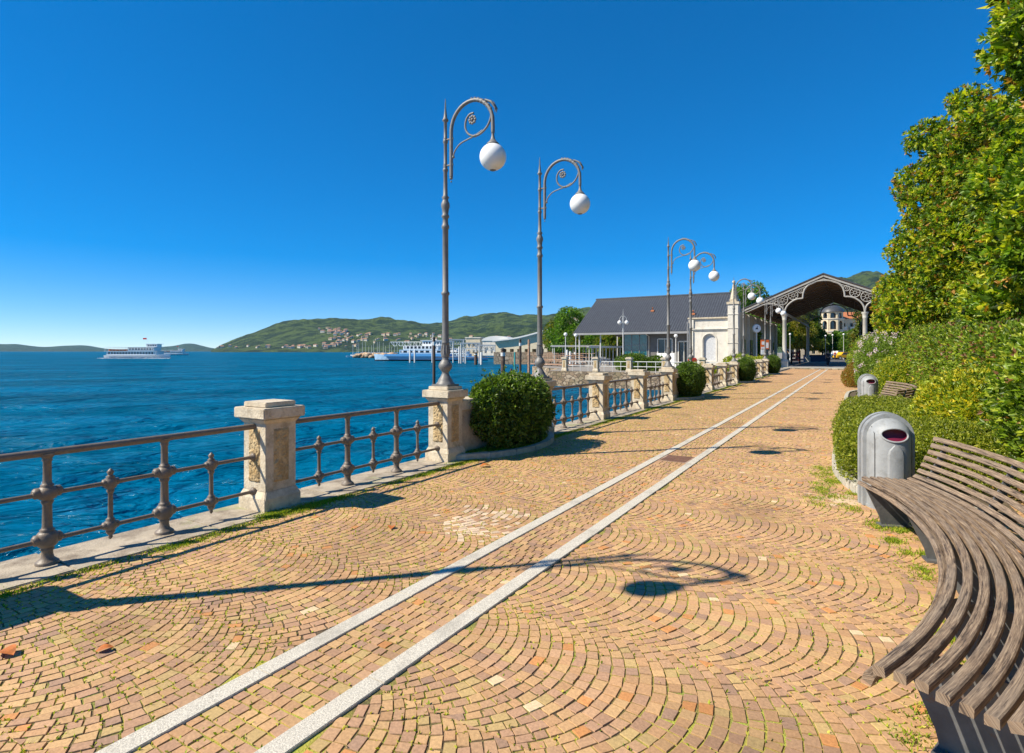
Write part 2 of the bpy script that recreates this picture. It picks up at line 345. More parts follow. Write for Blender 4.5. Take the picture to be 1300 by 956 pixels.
def foliage(name, ells, n, L, W, cols, wts, parent=None, rosette=1, amp=.12, s=2.0, seed=0, boxy=2.0, spread=.8, depth=.2, zmin=.02, up=.3, core=True, tipcols=None):
    P, N = ell_points(ells, n//rosette, amp, s, seed, zmin, boxy, depth)
    m = len(P); base = palette(m, cols, wts, .12)
    push = (rng.random(m) < .07)*rng.random(m)**1.5*min(.22, 2.6*L); P = P+(N+np.array([0, 0, .6]))*push[:, None]*.8
    # whole twigs vary so that the crown has light and dark clumps of leaf colour
    P = np.repeat(P, rosette, 0); N = np.repeat(N, rosette, 0); c = np.repeat(base, rosette, 0)*(1+rng.uniform(-.22, .22, (m*rosette, 1)))
    D = N+spread*unit(rng.normal(size=P.shape)); D[:, 2] += up
    Ls = L*rng.uniform(.6, 1.25, len(P)); Ws = W*rng.uniform(.7, 1.2, len(P))
    V, F, cc = leaf_arrays(P, D, Ls, Ws, c)
    if core:
        # the inner mass of twigs and older leaves
        P2, N2 = ell_points([(c_, tuple(q*.74 for q in r_)) for c_, r_ in ells], max(300, n//9), amp, s, seed+5, max(zmin, .05), boxy, .3)
        D2 = unit(rng.normal(size=P2.shape))+.4*N2; k = len(P2)
        V2, F2, c2 = leaf_arrays(P2, D2, 2.4*L*rng.uniform(.7, 1.3, k), 2.6*W*rng.uniform(.8, 1.3, k), palette(k, cols, wts, .2))
        F = np.concatenate([F, F2+len(V)]); V = np.concatenate([V, V2]); cc = np.concatenate([cc, c2])
    return npmesh(name, V, F, M['leaf'], cc, parent)
def trunk(name, base, top, r, parent, limbs=()):
    mb = MB(); b = Vector(base); t = Vector(top)
    pts = [b.lerp(t, k/6)+Vector((random.uniform(-.06, .06), random.uniform(-.06, .06), 0))*(k > 0)*r*6 for k in range(7)]
    mb.tube(pts, [r*1.35]+[r*(1-.09*k) for k in range(1, 7)], 9)
    for e in limbs:
        s0 = b.lerp(t, random.uniform(.4, .95)); e = Vector(e); mid = s0.lerp(e, .5)+Vector((0, 0, .2))
        mb.tube([s0, mid, e], [r*.45, r*.3, r*.1], 6)
    return mb.build(name, M['bark'], parent, fix=False)
# ================================================================== SETTING
# water: polar sheet around the camera, real waves near, bump far
def water():
    nr, na = 420, 640
    rr = np.concatenate([[0.0], 3*np.power(13000/3, np.linspace(0, 1, nr))]); an = np.linspace(-math.pi, math.pi, na)+TH+math.pi/2
    # finer towards the lake side the camera looks at
    t = np.linspace(-1, 1, na); an = TH+math.pi/2+.35+math.pi*(0.35*t+.65*t**3)
    Rg, A = np.meshgrid(rr, an, indexing='ij'); X = Rg*np.cos(A); Y = Rg*np.sin(A)
    cell = np.gradient(rr)[:, None]*np.ones_like(A)
    Z = np.zeros_like(X); r2 = np.random.default_rng(5)
    for i in range(46):
        lam = .35*1.11**i if i < 30 else r2.uniform(.5, 3); lam = min(lam, 7)
        ang = R_(-35)+r2.normal()*.42; kx, ky = math.cos(ang), math.sin(ang); k = 2*math.pi/lam
        ampl = .0155*lam**.85*r2.uniform(.5, 1.1); fade = np.clip((lam/3-cell)/(lam/3), 0, 1)
        ph = k*(X*kx+Y*ky)+r2.uniform(0, 6.28)+.8*np.sin(X*.13+i)+.8*np.sin(Y*.11+2*i)
        Z += ampl*fade*(1-2*np.abs(np.sin(ph/2)))*.8
    V = np.stack([X, Y, Z], -1).reshape(-1, 3); i = np.arange(len(rr)-1)[:, None]*na; j = np.arange(na-1)[None, :]
    F = np.stack([i+j, i+na+j, i+na+j+1, i+j+1], -1).reshape(-1, 4)
    m = bpy.data.materials.new('lake_water'); m.use_nodes = True; t = m.node_tree; t.nodes.remove(t.nodes['Principled BSDF'])
    b = t.nodes.new('ShaderNodeBsdfDiffuse'); gl = t.nodes.new('ShaderNodeBsdfGlossy'); gl.inputs['Roughness'].default_value = .12; gl.inputs['Color'].default_value = (.75, .85, 1, 1)
    fr = t.nodes.new('ShaderNodeFresnel'); fr.inputs['IOR'].default_value = 1.33; fm = t.nodes.new('ShaderNodeMath'); fm.operation = 'MULTIPLY'; fm.inputs[1].default_value = .36
    mx = t.nodes.new('ShaderNodeMixShader'); t.links.new(fr.outputs[0], fm.inputs[0]); t.links.new(fm.outputs[0], mx.inputs[0]); t.links.new(b.outputs[0], mx.inputs[1]); t.links.new(gl.outputs[0], mx.inputs[2]); t.links.new(mx.outputs[0], t.nodes['Material Output'].inputs[0])
    tc = t.nodes.new('ShaderNodeTexCoord')
    last = None
    for sc, st, ds in ((.04, .6, 8), (.35, 1, 2.0), (1.6, 1, .5), (5, 1, .09), (14, .6, .02)):
        mp = t.nodes.new('ShaderNodeMapping'); mp.vector_type = 'TEXTURE'; mp.inputs['Rotation'].default_value = (0, 0, R_(58)); mp.inputs['Scale'].default_value = (1.9, 1, 1)
        t.links.new(tc.outputs['Object'], mp.inputs[0])
        n = t.nodes.new('ShaderNodeTexNoise'); n.inputs['Scale'].default_value = sc; n.inputs['Detail'].default_value = 5; n.inputs['Distortion'].default_value = .6
        t.links.new(mp.outputs[0], n.inputs['Vector'])
        bp = t.nodes.new('ShaderNodeBump'); bp.inputs['Strength'].default_value = st; bp.inputs['Distance'].default_value = ds
        t.links.new(n.outputs['Fac'], bp.inputs['Height'])
        if last: t.links.new(last, bp.inputs['Normal'])
        last = bp.outputs[0]
    for q in (b, gl, fr): t.links.new(last, q.inputs['Normal'])
    # wind streaks: darker and greener water
    mp = t.nodes.new('ShaderNodeMapping'); mp.vector_type = 'TEXTURE'; mp.inputs['Rotation'].default_value = (0, 0, R_(58)); mp.inputs['Scale'].default_value = (4, 1, 1); t.links.new(tc.outputs['Object'], mp.inputs[0])
    n = t.nodes.new('ShaderNodeTexNoise'); n.inputs['Scale'].default_value = .12; n.inputs['Detail'].default_value = 7; t.links.new(mp.outputs[0], n.inputs['Vector'])
    r = t.nodes.new('ShaderNodeValToRGB'); r.color_ramp.elements[0].position = .35; r.color_ramp.elements[1].position = .68
    r.color_ramp.elements[0].color = (.0, .074, .135, 1); r.color_ramp.elements[1].color = (.0, .135, .265, 1)
    t.links.new(n.outputs['Fac'], r.inputs[0]); t.links.new(r.outputs[0], b.inputs['Color'])
    o = npmesh('water', V, F, m, smooth=True); o.location.z = WZ; tag(o, kind='structure')
WZ = -1.2
water()
# promenade body and ground
RAILX = -5.82
mb = MB(); mb.box(-5.52, 60, -30, 64.2, -3, -.035); tag(mb.build('ground', M['soil']), kind='structure')
mb = MB(); mb.box(-6.12, -5.52, -30, 44.2, -3, -.10)
mb.cur = 0
tag(mb.build('seawall', M['quaystone']), kind='structure')
# ledge slabs
mb = MB(); y = -8.0
while y < 64:
    L = random.uniform(1.1, 1.9); mb.box(-6.2+random.uniform(-.01, .01), -5.46+random.uniform(-.015, .015), y+.004, y+L-.004, -.1, .012+random.uniform(-.003, .003)); y += L
tag(mb.build('ledge', M['ledge'], bevel=.008), kind='structure')
# joint bed
def bed_mat():
    m = mat('joint_bed', (.11, .075, .04), .95, scale=30, noise=.4, bump=.6)
    overlay(m, (.38, .34, .05), 1.3, .44, .60); overlay(m, (.30, .36, .04), 5, .52, .66); return m
mb = MB(); mb.add([(-5.5, -8, -.006), (3, -8, -.006), (3, 64.2, -.006), (-5.5, 64.2, -.006)], [(0, 1, 2, 3)])
tag(mb.build('joint_bed', bed_mat(), fix=False), kind='structure')
SLX, SRX = -2.84, -2.235
def bedline(Y):   # right-hand edge of the paving (niches for benches)
    k = (Y+ .2) % 13.25; 
    return None
def paving():
    W = 1.17; p = .079; rise_a = R_(50); Rc = W/2/math.sin(rise_a); sx0, sx1 = -5.5, 2.1
    Q = []   # corners
    for k in range(-8, 52):
        y0 = 4.58+W*k; jit = random.uniform(0, p)
        for j in range(int((sx1-sx0)/p)+8):
            xb = sx0-.3+j*p+jit
            if xb > .9 and y0 > 22: continue
            phs = [-rise_a]; L = .074 if random.random() < .75 else .088
            while phs[-1] < rise_a: phs.append(phs[-1]+(L*random.uniform(.8, 1.3))/Rc)
            phs[-1] = rise_a
            if phs[-1]-phs[-2] < .03/Rc: phs.pop(-2)
            for a, b in zip(phs[:-1], phs[1:]):
                g = .0042; x = xb-Rc*math.cos(rise_a); ga = a+g/Rc; gb = b-g/Rc
                if random.random() < .03: gb -= .006/Rc
                def outer(ph, t):
                    q = max(-rise_a, min(rise_a, math.asin(max(-1, min(1, (1+t*math.cos(ph)/Rc)*math.sin(ph))))))
                    return (x+t+Rc*math.cos(q), y0+W/2+Rc*math.sin(q))
                Q.append([outer(ga, g), outer(ga, p-g), outer(gb, p-g), outer(gb, g)])
    Q = np.array(Q); C = Q.mean(1)
    keep = (C[:, 0] > -5.44) & ~((C[:, 0] > SLX-.075) & (C[:, 0] < SRX+.075)) & (C[:, 1] < 64)
    Q = Q[keep]
    # straight courses between the granite strips
    S = []; y = -8.0; w = SRX-SLX-.14
    while y < 64:
        h = random.uniform(.072, .086); n = 6; off = random.uniform(-.03, .03); xs = [SLX+.06]+[SLX+.07+w*i/n+off+random.uniform(-.008, .008) for i in range(1, n)]+[SRX-.06]
        for a, b in zip(xs[:-1], xs[1:]):
            g = .0045; S.append([(a+g, y+g), (b-g, y+g), (b-g, y+h-g), (a+g, y+h-g)])
        y += h
    Q = np.concatenate([Q, np.array(S)]); n = len(Q)
    Q = Q+rng.normal(size=Q.shape)*.0024
    C = Q.mean(1, keepdims=True)
    ang = rng.normal(size=(n,))*.03; ca, sa = np.cos(ang)[:, None], np.sin(ang)[:, None]; d = Q-C
    d = np.stack([d[:, :, 0]*ca-d[:, :, 1]*sa, d[:, :, 0]*sa+d[:, :, 1]*ca], -1); Q = C+d
    ztop = rng.normal(size=(n, 1))*.0011+rng.normal(size=(n, 4))*.0005
    outer = np.concatenate([Q, np.full((n, 4, 1), -.012)], 2); rim = np.concatenate([C+(Q-C)*.99, (ztop-.0028)[:, :, None]], 2); inner = np.concatenate([C+(Q-C)*.955, ztop[:, :, None]], 2)
    V = np.concatenate([outer, rim, inner], 1).reshape(-1, 3); i = np.arange(n)*12
    F = [np.stack([i+8, i+9, i+10, i+11], 1)]
    for k in range(4):
        q = (k+1) % 4
        F.append(np.stack([i+k, i+q, i+4+q, i+4+k], 1)); F.append(np.stack([i+4+k, i+4+q, i+8+q, i+8+k], 1))
    F = np.concatenate(F)
    pal = [(.45, .31, .19), (.40, .28, .205), (.48, .345, .205), (.44, .315, .215), (.51, .38, .22), (.52, .28, .12), (.34, .25, .20), (.46, .38, .20)]
    c = palette(n, pal, [3, 2.5, 3, 2.5, 1.4, .3, .6, 1.2], .10)
    cx = C[:, 0, 0]; cy = C[:, 0, 1]
    # whitewashed patch of stones
    wq = np.exp(-(((cx+3.4)/.42)**2+((cy-5.0)/.5)**2)**2); sel = (rng.random(n) < wq*.75); c[sel] = np.array([.62, .55, .47])*rng.uniform(.8, 1.1, (sel.sum(), 1))
    wq = np.exp(-(((cx+.15)/.3)**2+((cy-8.0)/.35)**2)**2); sel = (rng.random(n) < wq*.6); c[sel] = np.array([.55, .48, .38])
    for _ in range(26):   # oil and damp stains
        sx, sy, sr = random.uniform(-5, .5), random.uniform(1, 22), random.uniform(.12, .5); qd = ((cx-sx)/sr)**2+((cy-sy)/(sr*random.uniform(.6, 1.6)))**2; c *= (1-random.uniform(.10, .26)*np.exp(-qd**2))[:, None]
    sel = rng.random(n) < .004; c[sel] = np.array([.62, .56, .42])
    big = lump(np.stack([cx, cy, cx*0], 1), .9, 3); c *= (1+.10*big)[:, None]
    c = c*np.array([1.02, .84, .655])
    tag(npmesh('paving', V, F, M['sett'], np.repeat(c, 12, 0), flat=True), kind='structure')
    return Q, C
PQ, PC = paving()
for nm, x in (('granite_strip', SLX), ('granite_strip', SRX)):
    mb = MB(); y = -8.0
    while y < 64.1:
        L = random.uniform(.8, 1.2); mb.box(x-.062, x+.062, y+.002, min(y+L-.002, 64.1), -.03, .011+random.uniform(-.0015, .0015)); y += L
    tag(mb.build(nm, M['granite'], bevel=.003), kind='structure')
# grass in joints and along the edges (stuff)
def blades(name, P, h, cols, w, wd=1.0, flat=1.0):
    n = len(P); D = np.stack([rng.normal(size=n)*.55, rng.normal(size=n)*.55, np.full(n, flat)], 1)
    V, F, c = leaf_arrays(P, D, h*rng.uniform(.5, 1.4, n), h*wd*rng.uniform(.16, .35, n), palette(n, cols, w))
    o = npmesh(name, V, F, M['blade'], c); return o
GC = [(.24, .33, .02), (.40, .42, .035), (.14, .22, .015), (.50, .44, .07)]
def moss():
    # joint weeds: along stone edges, denser in patches
    e = rng.integers(0, len(PQ), 420000); k = rng.integers(0, 4, len(e)); f = rng.random(len(e))[:, None]
    a = PQ[e, k]; b = PQ[e, (k+1) % 4]; c = PC[e, 0]; p = a*(1-f)+b*f; p = c+(p-c)*1.06+rng.normal(size=p.shape)*.003
    den = .5+.5*lump(np.stack([p[:, 0], p[:, 1], p[:, 0]*0], 1), 1.4, 1.0); den2 = .5+.5*lump(np.stack([p[:, 0], p[:, 1], p[:, 0]*0], 1), 5, 4.0)
    edge = np.exp(-(p[:, 0]+5.4)/.9)*1.2+np.exp(-np.abs(p[:, 0]-.3)/.35)*.4
    pr = np.clip((den-.30)*1.5*den2+edge*den2*.7+.08+.22*(p[:, 0] < -2.9), 0, 1); near = np.clip(1.4-p[:, 1]/30, .05, 1)
    keep = (rng.random(len(p)) < pr*near) & (p[:, 1] < 40)
    p = p[keep]; return blades('joint_weeds', np.column_stack([p, np.full(len(p), -.005)]), .021, GC, [3, 6, 1, 4], 2.2, .45)
tag(moss(), 'yellow-green moss and weeds in the joints of the paving', 'weeds', kind='stuff')
def edge_grass():
    P = []
    def blob(cx, cy, sx, sy, n): P.append(np.column_stack([rng.normal(cx, sx, n), rng.normal(cy, sy, n), np.zeros(n)-.005]))
    for i in range(-1, 14):
        y0 = 4.22+3.314*i
        for t in range(26):
            yy = y0+random.random()*3.314; blob(-5.43+random.random()*.1, yy, .035, .12, random.randint(20, 160))
        blob(-5.5, y0-.2, .06, .1, 500); blob(-5.45, y0+.25, .07, .2, 600)
    blob(-5.5, 4.0, .05, .1, 1500); blob(-5.42, 4.35, .07, .2, 2500)
    for k in range(90):
        a = R_(random.uniform(-24, 25)); r = 5.1+random.uniform(-.05, .75)
        blob(-4.57+r*math.cos(a), 4.97+r*math.sin(a), .04, .05, random.randint(30, 300))
        blob(-4.57+r*math.cos(a), 4.97+13.25+r*math.sin(a), .04, .05, random.randint(10, 120))
    for k in range(60): blob(random.uniform(-.5, .1), random.uniform(7.4, 10.3), .05, .06, random.randint(20, 120))
    for k in range(30): blob(random.uniform(-.5, .1), random.uniform(20, 24), .05, .08, random.randint(20, 90))
    p = np.concatenate(P); return blades('edge_grass', p, .028, GC, [4, 3, 2, .5])
tag(edge_grass(), 'bright green grass tufts growing along the ledge, kerbs and bench', 'grass', kind='stuff')
# ================================================================== BALUSTRADE
PY = lambda n: 4.22+3.314*n
def panel_mesh(w, z0, z1, parent, rot):
    """hammered oval-ended raised panel"""
    n = 26; m = 60; vs = []; fs = []
    for j in range(m+1):
        for i in range(n+1):
            x = (i/n-.5)*w; z = z0+(z1-z0)*j/m
            e = min(1, min(w/2-abs(x), min(z-z0, z1-z))/.02)
            q = Vector((x*34, z*34, rot*9))
            d = .014*max(0, e)+(mnoise.noise(q)*.012+mnoise.noise(q*2.3)*.007)*max(0, e)
            # notch the corners
            cx = w/2-abs(x); cz = min(z-z0, z1-z)
            if cx < .05 and cz < .05 and (cx-.05)**2+(cz-.05)**2 > .0025: d = 0
            if cx < .045*max(0, 1-abs(z-.585)/.055)+.012*abs(math.sin(z*9)): d = 0
            if d and mnoise.noise(q*1.7+Vector((5, 5, 5))) > .42: d -= .009
            vs.append((x, -.2-d-.0005, z))
    for j in range(m):
        for i in range(n): a = j*(n+1)+i; fs.append((a, a+1, a+n+2, a+n+1))
    mb = MB(); Mr = Matrix.Rotation(rot, 4, 'Z'); mb.add([Mr @ Vector(v) for v in vs], fs, True)
    return mb.build('carved_panel', M['rough'], parent, fix=False)
def make_pillar():
    root = empty('stone_pillar')
    mb = MB(); mb.box(-.2, .2, -.2, .2, .22, 1.0); mb.build('shaft', M['stone'], root, bevel=.006)
    mb = MB(); mb.box(-.24, .24, -.24, .24, .0, .15)
    mb.add([(-.24,-.24,.15),(.24,-.24,.15),(.24,.24,.15),(-.24,.24,.15),(-.205,-.205,.225),(.205,-.205,.225),(.205,.205,.225),(-.205,.205,.225)], [(0,1,5,4),(1,2,6,5),(2,3,7,6),(3,0,4,7)])
    mb.build('plinth', M['stone'], root, bevel=.008)
    mb = MB()
    mb.add([(-.203,-.203,.98),(.203,-.203,.98),(.203,.203,.98),(-.203,.203,.98),(-.245,-.245,1.04),(.245,-.245,1.04),(.245,.245,1.04),(-.245,.245,1.04)], [(0,1,5,4),(1,2,6,5),(2,3,7,6),(3,0,4,7),(3,2,1,0),(4,5,6,7)])
    mb.box(-.275, .275, -.275, .275, 1.043, 1.165); mb.build('capital', M['stone'], root, bevel=.01)
    mb = MB(); mb.box(-.2, .2, -.2, .2, 1.167, 1.225); mb.build('cap_block', M['stone'], root, bevel=.008)
    for k in range(4): panel_mesh(.2, .32, .92, root, k*math.pi/2)
    return root
ORD = ['first','second','third','fourth','fifth','sixth','seventh','eighth','ninth','tenth','eleventh','twelfth','thirteenth','fourteenth','fifteenth','sixteenth','seventeenth','eighteenth']
LAMPS = (-1, 1, 2, 5, 6, 9, 10, 13, 14); BEDS = (1, 5, 9, 13)
pil0 = make_pillar()
for n in range(-1, 15):
    o = pil0 if n == -1 else copy_tree(pil0); o.location = (RAILX, PY(n) if n >= 0 else .85, 0); o.rotation_euler.z = (n*7 % 4)*math.pi/2
    if n == -1: lab = 'pale stone pillar left of the frame that carries the lamp post throwing the long foreground shadow'
    elif n == 0: lab = 'pale stone pillar without a lamp, nearest to the camera, between two iron railings'
    elif n in LAMPS: lab = 'pale stone pillar under the %s lamp post counted from the camera' % ORD[LAMPS.index(n)-1]
    else: lab = 'pale stone pillar without a lamp, %s pillar of the balustrade counted from the camera' % ORD[n]
    tag(o, lab, 'pillar', 'stone pillars of the lakeside balustrade')
def large_post_prof():
    return [(.062,0),(.062,.02),(.056,.03),(.052,.034),(.035,.055),(.029,.09),(.03,.115),(.038,.13),(.03,.14),(.045,.155),(.056,.18),(.058,.215),(.056,.25),(.045,.272),(.034,.28),(.04,.292),(.03,.30),(.027,.32),(.0245,.50),(.03,.515),(.034,.53),(.028,.54),(.045,.555),(.056,.58),(.058,.605),(.052,.63),(.04,.648),(.032,.655),(.036,.668),(.027,.675),(.023,.70),(.022,.86),(.028,.875),(.024,.885),(.03,.90),(.04,.915),(.04,.93)]
def small_prof():
    return [(.003,.085),(.01,.095),(.014,.11),(.01,.12),(.022,.14),(.028,.16),(.024,.17),(.034,.18),(.04,.215),(.034,.25),(.024,.258),(.028,.27),(.018,.28),(.0155,.30),(.014,.50),(.02,.515),(.024,.53),(.018,.54),(.034,.56),(.04,.60),(.036,.635),(.022,.65),(.027,.66),(.015,.668),(.016,.68),(.022,.70),(.014,.715),(.004,.73)]
def make_railing():
    root = empty('iron_railing'); L0, L1 = .21, 3.314-.21
    for z, r, nm in ((.95, .032, 'handrail'), (.605, .0195, 'middle_rail'), (.215, .0195, 'lower_rail')):
        mb = MB(); y0, y1 = L0-.08, L1+.08
        mb.tube([(0, y0, z), (0, (y0+y1)/2, z-(.003)), (0, y1, z)], r, 12)
        for yy, s in ((L0-.001, 1), (L1+.001, -1)):
            Mx = Matrix.Rotation(-s*math.pi/2, 3, 'X')
            if z < .9: mb.lathe([(.045, 0), (.05, .01), (.04, .025), (.028, .035), (.024, .05)], (0, yy, z), 14, M=Mx)
        mb.build(nm, M['iron'], root, fix=False)
    c = 3.314/2
    for dy in (-.475, .475):
        mb = MB(); mb.lathe([(q*1.36, z) for q, z in large_post_prof()], (0, c+dy, .01), 18)
        for z in (.215, .605):
            for s in (-1, 1): mb.lathe([(.046, .06), (.046, .088), (.028, .105)], (0, c+dy, z+.01), 12, M=Matrix.Rotation(-s*math.pi/2, 3, 'X'))
        mb.build('post', M['iron'], root, fix=False)
    for dy in (-.95, 0, .95):
        mb = MB(); mb.lathe([(q*1.38, z) for q, z in small_prof()], (0, c+dy, 0), 14)
        for z in (.215, .605):
            for s in (-1, 1): mb.lathe([(.034, .04), (.034, .06), (.022, .07)], (0, c+dy, z), 10, M=Matrix.Rotation(-s*math.pi/2, 3, 'X'))
        mb.build('baluster', M['iron'], root, fix=False)
    return root
rail0 = make_railing(); first = True
bi = 0
for n in range(-1, 14):
    if n in BEDS: continue
    o = rail0 if first else copy_tree(rail0); first = False
    o.location = (RAILX, PY(n), 0)
    lab = 'dark grey iron railing at the left edge of the photo, nearest bay' if n == -1 else 'dark grey iron railing bay, %s from the camera along the lake side' % ORD[bi]
    tag(o, lab, 'railing', 'iron railings between the pillars'); bi += 1
# parapet walls, beds and bushes in the lamp bays
def make_parapet():
    root = empty('parapet_wall')
    mb = MB(); mb.box(-.14, .14, .205, 3.109, 0, .80); mb.build('wall', M['stone'], root, bevel=.006)
    mb = MB(); mb.box(-.2, .2, .205, 3.109, .803, .98); mb.build('coping', M['stone'], root, bevel=.012)
    return root
par0 = make_parapet()
def make_bed():
    root = empty('planting_bed')
    mb = MB(); N = 26; outer = []; inner = []
    for i in range(N+1):
        t = i/N; y = -.05+3.4*t; b = (math.sin(math.pi*t))**.75
        x = .22+.66*b; outer.append((x, y)); inner.append((x-.12, y+.1*(1-2*t)))
    # kerb as separate stones
    for k in range(0, N, 4):
        a = outer[k:k+5]; b = inner[k:k+5]
        poly = a+b[::-1]; cx = sum(p[0] for p in poly)/len(poly); cy = sum(p[1] for p in poly)/len(poly)
        mb.prism([(cx+(x-cx)*.992, cy+(y-cy)*.992) for x, y in poly], -.02, .095+random.uniform(-.006, .006))
    mb.build('kerb', M['kerb'], root, bevel=.01)
    mb = MB(); mb.prism([(.15, 0.1)]+[(x+.02, y) for x, y in inner[1:-1]]+[(.15, 3.2)], -.01, .055); mb.build('soil', M['soil'], root, fix=False)
    P = []
    while len(P) < 9000:
        x, y = random.uniform(.15, .8), random.uniform(.05, 3.3); t = (y+.05)/3.4
        if x < .10+.66*math.sin(math.pi*min(max(t, 0), 1))**.75: P.append((x, y, .05))
    P = np.array(P); n = len(P)
    V, F, c = leaf_arrays(P, np.column_stack([rng.normal(size=n)*.6, rng.normal(size=n)*.6, np.ones(n)]), .06*rng.uniform(.5, 1.3, n), .012*rng.uniform(.6, 1.4, n), palette(n, GC, [4, 1, 4, .2]))
    g = npmesh('grass', V, F, M['blade'], c, root); g['kind'] = 'stuff'
    return root
bed0 = make_bed()
BUSH = [(.07, .12, .02), (.11, .18, .025), (.19, .27, .04), (.045, .08, .015)]
def make_bush():
    root = empty('round_bush')
    foliage('foliage', [((0, 0, .72), (.54, 1.05, .66)), ((.08, .3, .60), (.46, .66, .5)), ((-.05, -.45, .95), (.36, .45, .38))], 24000, .062, .032, BUSH, [3, 4, 3, 1.5], root, 3, amp=.15, s=4.5, boxy=2.4, spread=1.2, depth=.32, zmin=.1, up=.25)
    mb = MB()
    for k in range(7): a = random.uniform(0, 6.28); mb.tube([(random.uniform(-.1, .1), random.uniform(-.4, .4), 0), (.2*math.cos(a), .5*math.sin(a), .4)], [.025, .012], 6)
    mb.build('stem', M['bark'], root, fix=False); return root
bush0 = make_bush()
bl = ['between the nearest two lamps', 'below the third and fourth lamps', 'below the fifth and sixth lamps', 'last of the row just before the canopy']
for k, n in enumerate(BEDS):
    w = par0 if k == 0 else copy_tree(par0); w.location = (RAILX-.02, PY(n), 0)
    tag(w, 'low stone parapet wall with coping behind the bush %s' % bl[k], 'wall', 'parapet walls between lamp pillars')
    b = bed0 if k == 0 else copy_tree(bed0); b.location = (RAILX, PY(n), 0)
    tag(b, 'curved kerbed grass bed under the bush %s' % bl[k], 'planting bed', 'curved kerbed beds along the balustrade')
    u = bush0 if k == 0 else copy_tree(bush0); u.location = (RAILX+.37, PY(n)+1.5+(.12 if k else 0), 0); u.rotation_euler.z = math.pi*(k % 2)
    if k: u.scale = (.95, .9, .95+.04*k)
    tag(u, 'clipped green bush %s' % bl[k], 'bush', 'clipped bushes along the balustrade')
